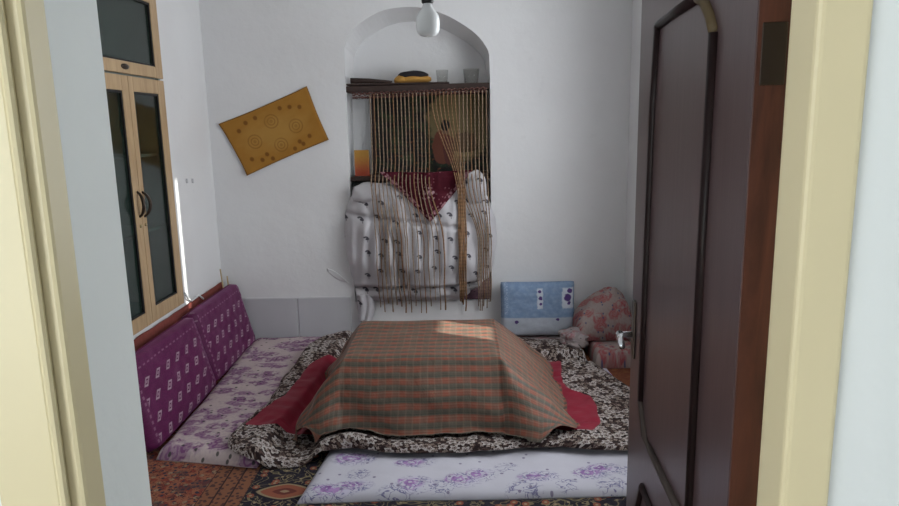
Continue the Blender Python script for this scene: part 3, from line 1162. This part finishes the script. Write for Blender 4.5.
def build_plaid():
    U0, U1, V0, V1 = TX0 - 0.405, TX1 + 0.475, TY0 - 0.40, TY1 + 0.37
    n = 190

    def fn(s, t):
        u, v = U0 + (U1 - U0) * s, V0 + (V1 - V0) * t
        # slightly ragged hem
        u += 0.012 * nz(v * 4, 3) * (abs(s - .5) * 2)
        v += 0.014 * nz(u * 4, 7) * (abs(t - .5) * 2)
        cr = max(0.0, abs(s - .5) * 2 - .7) * max(0.0, abs(t - .5) * 2 - .7)
        mx, my = (U0 + U1) / 2, (V0 + V1) / 2
        u2, v2 = u + (mx - u) * cr * 2.2, v + (my - v) * cr * 2.2
        return plaid_pt(u2, v2), (u, v)
    bm = grid(n, n, fn)
    for _ in range(1):
        bmesh.ops.smooth_vert(bm, verts=[w for w in bm.verts if not w.is_boundary], factor=0.5, use_axis_x=True, use_axis_y=True, use_axis_z=True)
    o = obj('plaid_blanket', bm, M['plaid'], smooth=True)
    tag(o, 'faded orange and green plaid blanket draped over the low table', 'blanket')
    return o


build_plaid()


# ------------------------------------------------------------------ cushions
def pillow(w, h, t, mat, seed=0, sharp=0.35, nu=44, nv=34, pinch=0.0, cr=5.0, ex=5):
    """pillow in its own frame: x across 0..w, z up 0..h, y thickness (front = -y); closed"""
    bm = bmesh.new()
    ul = bm.loops.layers.uv.new('UVMap')
    S = []
    for side in (-1, 1):
        rows = []
        for j in range(nv + 1):
            row = []
            for i in range(nu + 1):
                a, b = 2 * i / nu - 1, 2 * j / nv - 1
                prof = (max(0.0, 1 - abs(a) ** ex) ** sharp) * (max(0.0, 1 - abs(b) ** ex) ** sharp)
                ed = 1 - pinch * (1 - (1 - abs(b) ** 2)) * 0
                sx = 1 - pinch * (1 - b * b) * 0.5
                sz = 1 - pinch * (1 - a * a) * 0.5
                # rounded corners
                rc = max(0, abs(a) - .86) * max(0, abs(b) - .86) * cr
                x = w / 2 + a * sx * w / 2 * (1 - rc)
                z = h / 2 + b * sz * h / 2 * (1 - rc)
                y = side * t / 2 * prof * (1 + 0.14 * nz(a * 2.2 + seed, b * 2.2, side)) + 0.004 * prof * nz(a * 7, b * 7 + seed, side)
                row.append((x, y, z, (i / nu, j / nv)))
            rows.append(row)
        S.append(rows)
    vf = [[bm.verts.new(p[:3]) for p in r] for r in S[0]]
    vb = [[(vf[j][i] if i in (0, nu) or j in (0, nv) else bm.verts.new(S[1][j][i][:3])) for i in range(nu + 1)] for j in range(nv + 1)]
    for V, flip in ((vf, False), (vb, True)):
        for j in range(nv):
            for i in range(nu):
                c = [(V[j][i], (i, j)), (V[j][i + 1], (i + 1, j)), (V[j + 1][i + 1], (i + 1, j + 1)), (V[j + 1][i], (i, j + 1))]
                if flip:
                    c.reverse()
                f = bm.faces.new([k[0] for k in c])
                for lp, k in zip(f.loops, c):
                    lp[ul].uv = (k[1][0] / nu, k[1][1] / nv)
    return bm


def place(bm, mat4):
    bmesh.ops.transform(bm, matrix=mat4, verts=bm.verts)
    return bm


def piping(w, h, r, n=160):
    pts = []
    for k in range(n + 1):
        a = 2 * PI * k / n
        c, s = math.cos(a), math.sin(a)
        e = 0.13
        pts.append((w / 2 + w / 2 * .995 * abs(c) ** e * (1 if c >= 0 else -1), 0, h / 2 + h / 2 * .995 * abs(s) ** e * (1 if s >= 0 else -1)))
    return tube(bmesh.new(), pts, r, 6, caps=False)


def purple_cushion(y0, w, label):
    # own frame x across -> world -y..: front faces +X; leaning against the left wall
    root = thing('backrest_cushion', (-1.50, y0 + w / 2, 0.0125), label, 'cushion', None)
    lean = math.radians(14)
    # local (x,y,z) -> world: x -> +Y ; -y(front) -> +X ; z -> up leaning toward -X
    Mx = Matrix.Translation((-1.485 + (0.018 if y0 < 3.5 else 0), y0, 0.022)) @ Matrix.Rotation(-lean, 4, 'Y') @ Matrix.Rotation(math.radians(90), 4, 'Z')
    for nm, b, mt in (('cushion_cover', pillow(w, 0.445, 0.105, None, seed=y0, sharp=0.16, cr=1.2, ex=10), M['purple']),
                      ('piping', piping(w, 0.445, 0.006), M['purple_piping'])):
        obj(nm, place(b, Mx), mt, root, smooth=True)


M['purple_piping'] = solid('purple_piping', (0.10, 0.008, 0.05), 0.6)
purple_cushion(2.905, 0.825, 'purple velour backrest cushion nearer the doorway, under the glazed cabinet')
purple_cushion(3.760, 0.80, 'purple velour backrest cushion in the far left corner')
bm = grid(6, 60, lambda s, t: ((XL + .012 + .004 * nz(t * 20, s * 3), 2.88 + 1.68 * t, 0.0135 + (0.452 + .008 * nz(t * 9, 1)) * s), (s, t)))
o = obj('backing_cloth', bm, M['red_mat'], smooth=True)
solidify(o, 0.006)
tag(o, 'red cloth strip standing against the left wall behind the purple cushions', 'cloth')

# pale blue cushion
Mb = Matrix.Translation((0.262, 4.475, 0.070)) @ Matrix.Rotation(math.radians(-7), 4, 'X')
o = obj('blue_cushion', place(pillow(0.505, 0.375, 0.11, None, seed=3, pinch=0.035, cr=0.8, ex=4), Mb), M['blue'], smooth=True)
o.name = 'cushion'
tag(o, 'pale blue cushion with purple flower patches leaning on the back wall', 'cushion')

# red and cream pillow slumped in the corner
def mound(s_, t_):
    # a soft pillow slumped against the corner: thick towards the right wall, thin to the left
    a, b = 2 * s_ - 1, 2 * t_ - 1
    k = (max(0.0, 1 - abs(a) ** 4) ** .45) * (max(0.0, 1 - abs(b) ** 4) ** .45)
    h = (0.19 + 0.11 * sstep(-0.9, 0.45, a) + 0.03 * nz(a * 2.2, b * 2.2, 5)) * k
    x, y = 0.925 + 0.182 * a, 4.36 + 0.17 * b
    return (x, y + 0.04 * k * (1 - t_), 0.122 + h + 0.010 * k * nz(a * 6, b * 6, 2)), (x + s_ * .1, h * .8 + y * .6)


bm = grid(44, 40, mound)
ul = bm.loops.layers.uv.active
o = obj('pillow', bm, M['red_floral'], smooth=True)
solidify(o, 0.006)
tag(o, 'lumpy red and cream floral pillow slumped in the far right corner', 'pillow')

# crumpled dull cloth at the foot of the pillow
bm = bmesh.new()
bmesh.ops.create_icosphere(bm, subdivisions=5, radius=1)
for v in bm.verts:
    p = v.co.copy()
    k = 1 + 0.30 * nz(p.x * 1.7 + 3, p.y * 1.7, p.z * 1.7) + 0.16 * abs(nz(p.x * 4.5, p.y * 4.5, p.z * 4.5 + 2))
    v.co = Vector((0.715 + p.x * .095 * k, 4.235 + p.y * .11 * k, max(0.088, 0.125 + p.z * .062 * k)))
o = obj('folded_cloth', bm, M['dull_floral'], smooth=True, uv=lambda c: (c.x + c.z * .7, c.y + c.z * .5))
tag(o, 'small crumpled greyish pink cloth at the foot of the corner pillow', 'cloth')

# ------------------------------------------------------------------ cabinet
cab = thing('wall_cabinet', (XL, (CY0 + CY1) / 2, CZ0), 'light oak cabinet with glass doors built into the left wall', 'cabinet')
bm = bmesh.new()
XI = XL - 0.33
box(bm, XI, XL, CY0 + .002, CY0 + .02, CZ0 + .002, CZ1 - .002)
box(bm, XI, XL, CY1 - .02, CY1 - .002, CZ0 + .002, CZ1 - .002)
box(bm, XI, XL, CY0 + .02, CY1 - .02, CZ0 + .002, CZ0 + .02)
box(bm, XI, XL, CY0 + .02, CY1 - .02, CZ1 - .02, CZ1 - .002)
box(bm, XI, XI + .01, CY0 + .02, CY1 - .02, CZ0 + .02, CZ1 - .02)
box(bm, XI + .01, XL - .02, CY0 + .02, CY1 - .02, 1.77, 1.788)
for zz in (0.95, 1.36):
    box(bm, XI + .01, XL - .05, CY0 + .02, CY1 - .02, zz, zz + .014)
obj('body', bm, M['cab_inside'], cab)
FX = XL + 0.022


def cab_door(y0, y1, z0, z1, st, rt, rb, hinge=True):
    """stile width st, rails rt / rb"""
    d = obj('door', (lambda bm: (box(bm, XL + .001, FX, y0, y0 + st[0], z0, z1, .003), box(bm, XL + .001, FX, y1 - st[1], y1, z0, z1, .003),
                                 box(bm, XL + .001, FX, y0 + st[0], y1 - st[1], z1 - rt, z1, .003),
                                 box(bm, XL + .001, FX, y0 + st[0], y1 - st[1], z0, z0 + rb, .003), bm)[-1])(bmesh.new()), M['oak'], cab)
    g = obj('glass_pane', B(XL + .004, XL + .008, y0 + st[0] - .002, y1 - st[1] + .002, z0 + rb - .002, z1 - rt + .002), M['cab_glass'], None)
    g.parent = d
    bead = bmesh.new()
    a, b, c, e = y0 + st[0], y1 - st[1], z0 + rb, z1 - rt
    for q in ((a, a + .012, c, e), (b - .012, b, c, e), (a, b, c, c + .008), (a, b, e - .012, e)):
        box(bead, XL + .009, FX - .004, q[0], q[1], q[2], q[3])
    bo = obj('glazing_bead', bead, M['black_plastic'], None)
    bo.parent = d
    return d


d1 = cab_door(3.045, 3.470, 0.492, 1.772, (.065, .065), .075, .075)
d2 = cab_door(3.474, 3.895, 0.492, 1.772, (.050, .080), .075, .080)
d3 = cab_door(3.045, 3.895, 1.782, 2.245, (.065, .085), .072, .060)
d4 = cab_door(3.045, 3.895, 2.250, 2.515, (.065, .085), .06, .060)


o = obj('glass_vase', lathe(bmesh.new(), [(0, 0), (.034, 0), (.034, .006), (.012, .02), (.010, .06), (.030, .10), (.042, .15), (.036, .20), (.030, .235), (.036, .25), (.033, .25), (.027, .234), (.032, .20), (.038, .15), (.026, .104), (0, .085)],
                                 (XL - .10, 3.665, 1.375), 24), M['crystal'], smooth=True)
tag(o, 'glinting cut glass vase behind the right glass door of the cabinet', 'vase')


def arc_handle(y, z0, z1, side, parent):
    pts = []
    for k in range(13):
        t = k / 12
        pts.append((FX - .002 + 0.034 * math.sin(PI * t) ** .6, y + side * 0.012 * math.sin(PI * t), z0 + (z1 - z0) * t))
    h = obj('handle', tube(bmesh.new(), pts, [.006 + .003 * math.sin(PI * k / 12) for k in range(13)], 8), M['bronze'], None, smooth=True)
    h.parent = parent


arc_handle(3.447, 1.065, 1.195, -1, d1)
arc_handle(3.500, 1.060, 1.190, 1, d2)
for d, y in ((d1, 3.445), (d2, 3.502)):
    b = obj('lock', place(lathe(bmesh.new(), [(0, .010), (.009, .008), (.010, 0), (0, 0)], (0, 0, 0), 16),
                          Matrix.Translation((FX - .002, y, 1.018)) @ Matrix.Rotation(PI / 2, 4, 'Y')), M['brass'], None, smooth=True)
    b.parent = d
hb = obj('handle', place(lathe(bmesh.new(), [(0, .012), (.030, .010), (.040, .004), (.042, 0), (0, 0)], (0, 0, 0), 24),
                         Matrix.Translation((FX - .002, 3.455, 1.815)) @ Matrix.Rotation(PI / 2, 4, 'Y') @ Matrix.Diagonal((.35, 1, 1, 1))), M['bronze'], None, smooth=True)
hb.parent = d3

# ------------------------------------------------------------------ ochre hanging on the back wall
TLc, TRc, BRc, BLc = Vector((-1.600, 1.535)), Vector((-0.996, 1.768)), Vector((-0.868, 1.418)), Vector((-1.432, 1.190))


def gold(s, t):
    p = bil([BLc, BRc, TRc, TLc], s, t)
    # edges pull in a little between corners
    c = (TLc + TRc + BRc + BLc) / 4
    pin = 0.016 * (4 * s * (1 - s)) * abs(2 * t - 1) + 0.010 * (4 * t * (1 - t)) * abs(2 * s - 1)
    p = p + (c - p) * pin * 2
    cr = max(0, abs(s - .5) * 2 - .75) * max(0, abs(t - .5) * 2 - .75)
    y = YB - 0.010 - 0.010 * (abs(2 * s - 1) ** 3) * (1 - t) - cr * .15 - 0.003 * nz(s * 4, t * 4)
    return (p.x, y, p.y), (s, 1 - t)


o = obj('wall_hanging', grid(40, 26, gold), M['gold'], smooth=True)
solidify(o, 0.003)
tag(o, 'ochre leather hanging with four brown rosettes, tilted on the back wall', 'wall hanging')

# ------------------------------------------------------------------ niche: shelves and what stands on them
def zs_top(x):     # the upper shelf rises a little to the right
    return 1.752 - 0.012 * (x + 0.74)


bm = B(XNL + .002, XNR - .002, YB + .004, YN - .01, 1.724, 1.764, .003)
for v in bm.verts:
    v.co.z += 0.010 * nz(v.co.x * 3, 0)
sh = obj('shelf', bm, M['dark_wood'])
tag(sh, 'dark wooden shelf board across the niche above the string curtain', 'shelf')
bm = B(XNL + .004, -0.06, YB + .012, YB + .20, 1.769, 1.779, .002)
o = obj('plank', bm, M['dark_wood'])
tag(o, 'thin dark plank lying along the left of the upper niche shelf', 'plank')
bm = bmesh.new()
tube(bm, [(-0.715, YB + .04, 1.800), (-0.60, YB + .045, 1.797), (-0.50, YB + .05, 1.792), (-0.44, YB + .055, 1.788)], [.019, .016, .011, .008], 10)
o = obj('rolled_cloth', bm, M['dark_wood'], smooth=True)
o.name = 'wooden_rod'
tag(o, 'dark tapering wooden rod lying on the upper niche shelf', 'rod')

# yellow and black slipper
sl = thing('slipper', (-0.31, YB + .10, 1.78), 'small yellow slipper with black top lying on the upper niche shelf', 'slipper')


def blob(cx, cy, cz, rx, ry, rz, seed, n=22, e=1.0, flat=0.0):
    bm = bmesh.new()
    bmesh.ops.create_uvsphere(bm, u_segments=n, v_segments=n // 2 + 2, radius=1)
    for v in bm.verts:
        p = v.co.copy()
        k = 1 + 0.16 * nz(p.x * 1.6 + seed, p.y * 1.6, p.z * 1.6)
        z = p.z * rz * k
        z = max(z, -rz * flat) if flat else z
        v.co = Vector((cx + p.x * rx * k, cy + p.y * ry * k, cz + z))
    return bm


bm = blob(-0.300, YB + .10, 1.806, .120, .05, .034, 1, flat=0.78)
b2 = blob(-0.385, YB + .085, 1.800, .045, .04, .030, 4, flat=0.7)
me_tmp = bpy.data.meshes.new('tmp'); b2.to_mesh(me_tmp); b2.free(); bm.from_mesh(me_tmp); bpy.data.meshes.remove(me_tmp)
obj('sole', bm, M['yellow'], sl, smooth=True)
obj('upper', blob(-0.300, YB + .095, 1.832, .098, .044, .028, 7), M['black_knit'], sl, smooth=True)

# two clear tumblers
for x, h, lab in ((-0.108, .095, 'clear glass tumbler on the upper niche shelf, right of the slipper'),
                  (0.088, .098, 'clear glass tumbler at the right end of the upper niche shelf')):
    r = .043 if x < 0 else .056
    prof = [(0, 0), (r * .8, 0), (r, h), (r - .003, h), (r * .8 - .003, .008), (0, .008)]
    o = obj('tumbler', lathe(bmesh.new(), prof, (x, YB + .12, 1.768), 28), M['tumbler'], smooth=True)
    tag(o, lab, 'glass')

# lower shelf
o = obj('shelf', B(XNL + .002, XNR - .002, YB + .03, YN - .01, 1.135, 1.165, .003), M['dark_wood'])
tag(o, 'dark lower shelf in the niche carrying the picture, above the bedding', 'shelf')
# picture: panel in a thin frame
pic = thing('picture', (-0.18, YN - .04, 1.166), 'dim picture of a seated robed figure behind the string curtain', 'picture')
PX0, PX1, PZ0, PZ1 = -0.60, 0.195, 1.168, 1.715
Mp = Matrix.Translation((0, 0, 0))
bm = grid(1, 1, lambda s, t: ((PX0 + (PX1 - PX0) * s, YN - .075 + .05 * t, PZ0 + (PZ1 - PZ0) * t), (s, t)))
o = obj('painted_panel', bm, M['painting'], pic)
solidify(o, 0.008)
bm = bmesh.new()
for a, b, c, d in ((PX0 - .006, PX0 + .010, PZ0, PZ1), (PX1 - .010, PX1 + .006, PZ0, PZ1), (PX0, PX1, PZ0 - .001, PZ0 + .012), (PX0, PX1, PZ1 - .010, PZ1 + .003)):
    box(bm, a, b, YN - .084, YN - .068, c, d)
for v in bm.verts:
    v.co.y += 0.05 * (v.co.z - PZ0) / (PZ1 - PZ0) - 0.004
obj('frame', bm, M['dark_wood'], pic)

# yellow-orange book standing left of the picture
bk = grid(1, 1, lambda s, t: ((-0.715 + .10 * s, YB + .055, 1.168 + .175 * t), (s, t)))
bkroot = thing('book', (-0.66, YB + .06, 1.166), 'upright book with a yellow to orange cover at the left of the niche', 'book')
obj('cover', bk, M['book'], bkroot)
obj('pages', B(-0.712, -0.618, YB + .058, YB + .078, 1.168, 1.340), M['white_plastic'], bkroot)

# dark folded cloth under the book and right end
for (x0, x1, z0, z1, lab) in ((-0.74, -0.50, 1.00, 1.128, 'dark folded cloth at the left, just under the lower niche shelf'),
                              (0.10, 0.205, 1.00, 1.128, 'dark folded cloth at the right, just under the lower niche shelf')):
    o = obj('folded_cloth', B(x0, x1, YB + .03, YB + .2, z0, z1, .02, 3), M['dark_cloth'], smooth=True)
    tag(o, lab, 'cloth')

# ------------------------------------------------------------------ bedding bundle filling the lower niche
def lerp_table(tab, z):
    for (z0, a), (z1, b) in zip(tab, tab[1:]):
        if z <= z1:
            t = sstep(z0, z1, z)
            return a + (b - a) * t
    return tab[-1][1]


LT = [(0.30, -.70), (0.36, -.735), (0.45, -.752), (0.52, -.770), (0.65, -.792), (0.80, -.800), (0.92, -.790), (1.00, -.755), (1.10, -.70)]
RT = [(0.30, -.02), (0.36, .06), (0.42, .14), (0.47, .195), (0.60, .232), (0.74, .250), (0.86, .240), (0.95, .205), (1.10, .16)]
FT = [(0.30, 4.575), (0.36, 4.545), (0.45, 4.475), (0.60, 4.43), (0.80, 4.435), (0.95, 4.47), (1.05, 4.50), (1.12, 4.55)]


def bundle_front(x, z):
    z = max(0.30, min(1.11, z))
    l, r, f = lerp_table(LT, z), lerp_table(RT, z), lerp_table(FT, z)
    a = 2 * (x - l) / (r - l) - 1
    a = max(-1, min(1, a))
    y = 4.585 + (f - 4.585) * max(0.0, 1 - abs(a) ** 3.2) ** 0.6
    # folds: a long diagonal crease and soft vertical pleats
    y += 0.024 * math.exp(-((z - (0.86 - 0.13 * (x + .27))) / 0.018) ** 2) * (1 if x < .0 else 0)
    hem = 0.405 + 0.30 * max(0, x + .12) ** 1.6
    y += 0.045 * math.exp(-((z - hem) / 0.014) ** 2)
    y -= 0.022 * math.exp(-((z - hem + .05) / 0.03) ** 2)
    y += 0.034 * nz(x * 7, z * 3 + x * 3, 5) + 0.016 * nz(x * 20, z * 6, 2)
    if x < -.1:
        y += 0.011 * math.sin(x * 70 + 2 * nz(x * 3, z * 3)) * sstep(0.45, 0.6, z) * (1 - sstep(.8, .9, z))
    return y


def bundle_fn(s, t):
    z = 0.302 + (1.108 - 0.302) * t
    l, r = lerp_table(LT, z), lerp_table(RT, z)
    w = s * 1.3 - 0.15
    if w < 0:        # left flank goes back into the niche
        k = -w / 0.15
        y = 4.585 + (4.83 - 4.585) * k
        x = l + (max(l, XNL + .008) - l) * min(1, k * 4)
    elif w > 1:
        k = (w - 1) / 0.15
        y = 4.585 + (4.83 - 4.585) * k
        x = r + (min(r, XNR - .008) - r) * min(1, k * 4)
    else:
        x = l + (r - l) * w
        y = bundle_front(x, z)
    # keep the part lying beyond the opening in front of the wall face
    if (x < XNL + .006 or x > XNR - .006) and y > YB - .006:
        if y < YB + .09:
            y = YB - .006
    dz = 0.0
    return (x, y, z), (x * 1.0 + (y - 4.6) * .3, z)


bm = grid(150, 110, bundle_fn)
# top closure: last row bends back
bun = thing('bedding_bundle', (-0.27, 4.66, 0.296), 'large white sheet bundle with dark sprigs bulging out of the niche', 'bundle')
obj('sheet', bm, M['sheet'], bun, smooth=True)


def heap(s, t):   # rumpled top of the bundle, under the shelf
    x = -0.72 + 0.88 * s
    y = 4.52 + 0.30 * t
    e = min(1, min(s, 1 - s) * 10) * min(1, t * 5 + .0)
    lump = (0.03 + 0.05 * math.exp(-((x - .10) / .07) ** 2) * (t < .5) * 0)
    return (x, y, 1.100 + 0.02 * e + 0.006 * nz(x * 12, y * 12)), (x, y)


obj('sheet_top', grid(50, 16, heap), M['sheet'], bun, smooth=True)
# two knots of sheet that stand up at either side of the velvet cloth
for (cx, cz, rx, rz, sd_) in ((0.095, 1.085, .085, .115, 3), (-0.60, 1.06, .13, .075, 6)):
    obj('knot', blob(cx, 4.535, cz, rx, .055, rz, sd_, 36), M['sheet'], bun, smooth=True)
for o in [c for c in bun.children if c.name.startswith('knot')]:
    ulr = o.data.uv_layers[0] if o.data.uv_layers else o.data.uv_layers.new(name='UVMap')
    for lp in o.data.loops:
        co = o.data.vertices[lp.vertex_index].co
        ulr.data[lp.index].uv = (co.x, co.z)


# hanging tail of the sheet at the lower left
def tail(s, t):
    z = 0.36 - 0.24 * t
    x = -0.735 + (0.10 + .02 * math.sin(t * 5)) * s + 0.02 * t
    y = 4.575 - 0.03 * math.sin(PI * s) + 0.012 * math.sin(s * 12 + t * 3)
    return (x, min(y, YB - .006), z), (x, z)


o = obj('sheet_tail', grid(24, 24, tail), M['sheet'], bun, smooth=True)
solidify(o, .004)

# dark mauve blanket folded under the bundle, at the right end of the sill
bm = B(-0.04, XNR - .006, YB + .004, YN - .02, ZN + .001, ZN + .145, .018, 3)
for v in bm.verts:
    v.co.z += 0.006 * nz(v.co.x * 14, v.co.y * 9) * (v.co.z > ZN + .02)
o = obj('blanket', bm, M['mauve_fold'], smooth=True, uv=lambda c: (c.x, c.z + c.y))
tag(o, 'dark mauve patterned blanket folded at the lower right of the niche', 'blanket')


# maroon velvet cloth hanging to a point
def velvet(s, t):
    # t=0 tip, t=1 top
    zt, z1 = 0.872, 1.195
    xm = -0.200
    half = 0.010 + 0.300 * t
    x = xm - 0.02 * t + (2 * s - 1) * half
    z = zt + (z1 - zt) * t + 0.01 * abs(2 * s - 1)
    y = min(4.56, bundle_front(x, min(z, 1.08)) - 0.014) - 0.030 * (1 - t) * 0 + 0.006 * math.sin(x * 60) * t
    y = min(y, 4.50 + 0.0 * t) if t < .9 else min(y, 4.52)
    return (x, y, z), (x - xm + 0.02 * t, z - zt)


o = obj('velvet_cloth', grid(60, 50, velvet), M['velvet'], smooth=True)
solidify(o, .003)
tag(o, 'maroon velvet cloth with pink embroidery hanging to a point over the bundle', 'cloth')

# ------------------------------------------------------------------ string curtain
cur = thing('string_curtain', (-0.19, YB - .02, 1.70), 'brown knotted string curtain hanging across the niche', 'curtain')
bm = bmesh.new()
N = 46
for r_ in range(4):
    pts = []
    for k in range(161):
        t = k / 160
        x = -0.70 + 0.885 * t
        z = 1.715 + 0.020 * t ** 1.5 - 0.0 - r_ * 0.009 + 0.004 * math.sin(t * 150 + r_ * PI)
        pts.append((x, YB - .006 - 0.005 * math.cos(t * 150 + r_ * PI), z - 0.012 * (1 - t) * (r_ == 2)))
    tube(bm, pts, .0045, 6)
obj('knotted_band', bm, M['band'], cur, smooth=True)
targets = []
NS = 31
for i in range(NS):
    x0 = -0.583 + i * (0.765 / (NS - 1))
    if i < 8:
        xb = -0.56 + (i % 8) * 0.028
    elif i < 16:
        xb = -0.35 + (i - 8) * 0.034
    elif i < 23:
        xb = -0.012 + (i - 16) * 0.0075
    else:
        xb = 0.115 + (i - 23) * 0.012
    zend = 0.27 + random.uniform(-.06, .07)
    mat = M['strand_dark'] if 15 <= i < 23 else (M['strand_dark'] if i % 5 == 1 else M['strand'])
    z = 1.706 + 0.014 * (i / NS)
    pts = []
    zc = 1.66 if 16 <= i < 23 else 1.15
    while z > zend:
        k = sstep(zc, zc - (.62 if 16 <= i < 23 else .42), z)
        x = x0 + (xb - x0) * k + (0.002 + 0.005 * k) * nz(z * 5, i * 3.3) + 0.001 * nz(z * 21, i * 1.7)
        y = min(YB - .018, (bundle_front(x, z) - .014) if z < 1.12 else YB - .018)
        if z < 1.28:
            y = min(y, YB - .018 - (.115 if 0.88 < z else 0.10) * sstep(1.28, 1.12, z) * sstep(0.25, 0.42, z))
        y -= 0.010 * nz(z * 5, i * 2.1) + .004
        y = min(y, YB - .012)
        pts.append((x, y, z))
        z -= 0.016
    rr = [0.0034 + 0.0016 * abs(nz(p[2] * 30, i * 9.7)) + (0.0014 if (15 <= i < 23 or 1 < i < 7) and p[2] < 1.0 else 0) for p in pts]
    obj('strand', tube(bmesh.new(), pts, rr, 6), mat, cur, smooth=True)

# ------------------------------------------------------------------ bulb
bl = thing('light_bulb', (-0.091, 2.2, 1.77), 'unlit white bulb hanging on a black cord before the niche', 'light bulb')
prof = [(0, 0), (.012, .0005), (.025, .004), (.032, .010), (.0355, .018), (.0368, .028), (.0368, .050), (.034, .062), (.027, .074), (.0175, .086), (.0135, .096), (.0135, .106), (0, .106)]
obj('globe', lathe(bmesh.new(), prof, (-0.091, 2.2, 1.770), 36), M['bulb'], bl, smooth=True)
obj('socket', lathe(bmesh.new(), [(0, .098), (.0150, .098), (.0185, .102), (.0185, .135), (.014, .150), (.004, .158), (0, .158)], (-0.091, 2.2, 1.770), 28), M['black_plastic'], bl, smooth=True)
obj('cord', tube(bmesh.new(), [(-0.091 + .002 * math.sin(k), 2.2, 1.92 + k * (ZC - 1.922) / 10) for k in range(11)], .003, 8), M['black_plastic'], bl, smooth=True)

# ------------------------------------------------------------------ door leaf
HX, HY = 0.408, 0.972
ang = math.atan2(0.068, 0.885)          # free edge swings a little to the right
LW, LT_, LH = 0.875, 0.043, 2.07
droot = thing('door_1', (HX, HY, 0), None, None)
tag(droot, kind='structure')
Md = Matrix.Translation((HX, HY, 0)) @ Matrix.Rotation(-ang, 4, 'Z')
# local: y along the leaf from the hinge, x=0 outer face (seen), x=LT_ inner face


def dpart(name, bm, mat, smooth=False):
    return obj(name, place(bm, Md), mat, droot, smooth=smooth)


dpart('leaf', B(0, LT_, 0.002, LW, 0.012, LH, .002), M['door_paint'])
dpart('hinge_edge', B(0.001, LT_ - .001, -0.002, 0.004, 0.012, LH), M['door_edge'])


def moulding(pts, mat, name='moulding', r=.011):
    bm = bmesh.new()
    tube(bm, [(-.001, y, z) for y, z in pts], r, 8)
    tube(bm, [(-.001, y, z) for y, z in pts], r * 1.0, 8)
    dpart(name, bm, mat, True)


P1, P2 = 0.200, 0.668          # near and far stiles of the panels
moulding([(P1, 0.775), (P1, 1.30), (P1 - .006, 1.640)], M['moulding'])
moulding([(P2 + .022, 0.790), (P2 + .016, 1.06), (P2, 1.54), (P2 - .024, 1.712)], M['moulding'])
moulding([(P1 - .006, 1.640), (P1 + .02, 1.668), (P1 + .065, 1.700), (P1 + .11, 1.715)], M['moulding_tan'])
moulding([(P2 - .024, 1.712), (P2 - .2, 1.716), (P1 + .11, 1.715)], M['moulding'])
moulding([(P2 + .022, 0.790), (P2 - .035, 0.718), (P2 - .12, 0.722), (P2 - .22, 0.726), (P1 + .06, 0.735)], M['moulding_grey'])
moulding([(P1 + .06, 0.735), (P1 + .015, 0.748), (P1, 0.775)], M['moulding'])
moulding([(P2 + .022, 0.47), (P2 + .02, 0.49), (P2 - .03, 0.578), (P2 - .2, 0.586), (P1 + .06, 0.575), (P1, 0.53), (P1, .12), (P2 + .02, .12), (P2 + .022, .47)], M['moulding'])
# inner raised field of the panel
dpart('hinge', B(0.006, LT_ - .004, -0.0045, -0.0018, 1.545, 1.628, .001, 1), M['bronze'])
dpart('hinge', B(0.006, LT_ - .004, -0.0045, -0.0018, 0.20, 0.32, .001, 1), M['bronze'])
# lever handle on the free edge side
bm = bmesh.new()
box(bm, -0.006, 0.0, LW - .065, LW - .025, 0.86, 1.02, .003)
hp = dpart('handle_plate', bm, M['bronze'])
bm = bmesh.new()
tube(bm, [(0, LW - .045, 0.925), (-.030, LW - .045, 0.925), (-.042, LW - .05, 0.924)], .008, 10)
tube(bm, [(-.040, LW - .048, 0.927), (-.043, LW - .065, 0.924), (-.043, LW - .115, 0.912)], [.011, .010, .008], 10)
dpart('handle', bm, M['chrome'], True)

# ------------------------------------------------------------------ small things on the walls
for (y, z, lab) in ((4.134, 1.195, 'small grey wall hook right of the cabinet, nearer the cabinet'),
                    (4.225, 1.188, 'small grey wall hook right of the cabinet, nearer the corner')):
    o = obj('wall_hook', B(XL + .0005, XL + .010, y - .007, y + .007, z - .014, z + .014, .003), M['tile'])
    tag(o, lab, 'hook', 'wall hooks beside the cabinet')
for (dy, h, lab) in ((0, .56, 'thin bare stick leaning in the far left corner, the longer one'), (.05, .50, 'thin bare stick leaning in the far left corner, the shorter one')):
    bm = tube(bmesh.new(), [(-1.60 + dy * .3, 4.50 + dy, .02), (XL + .02 + dy * .5, 4.53 + dy, h)], .005, 8)
    o = obj('stick', bm, M['stick'], smooth=True)
    tag(o, lab, 'stick')
bm = tube(bmesh.new(), [(XL + .006, 3.94, .545), (XL + .02, 3.96, .50), (XL + .012, 4.02, .47), (XL + .03, 4.10, .485), (XL + .035, 4.15, .45)], .006, 8)
o = obj('cable', bm, M['white_plastic'], smooth=True)
tag(o, 'short white cable end on the left wall under the cabinet corner', 'cable')


# lifted plaster flake by the bundle
def flake(s, t):
    x = -0.93 + 0.155 * s
    z = 0.53 - 0.10 * s + 0.05 * (t - .5) * math.sin(PI * min(1, s + .1))
    return (x, YB - .003 - .02 * s * (0.4 + t * .6), z), (s, t)


o = obj('plaster_flake', grid(10, 6, flake), M['plaster'], smooth=True)
solidify(o, .002)
tag(o, 'white flake of plaster peeling off the wall left of the bundle', 'plaster')
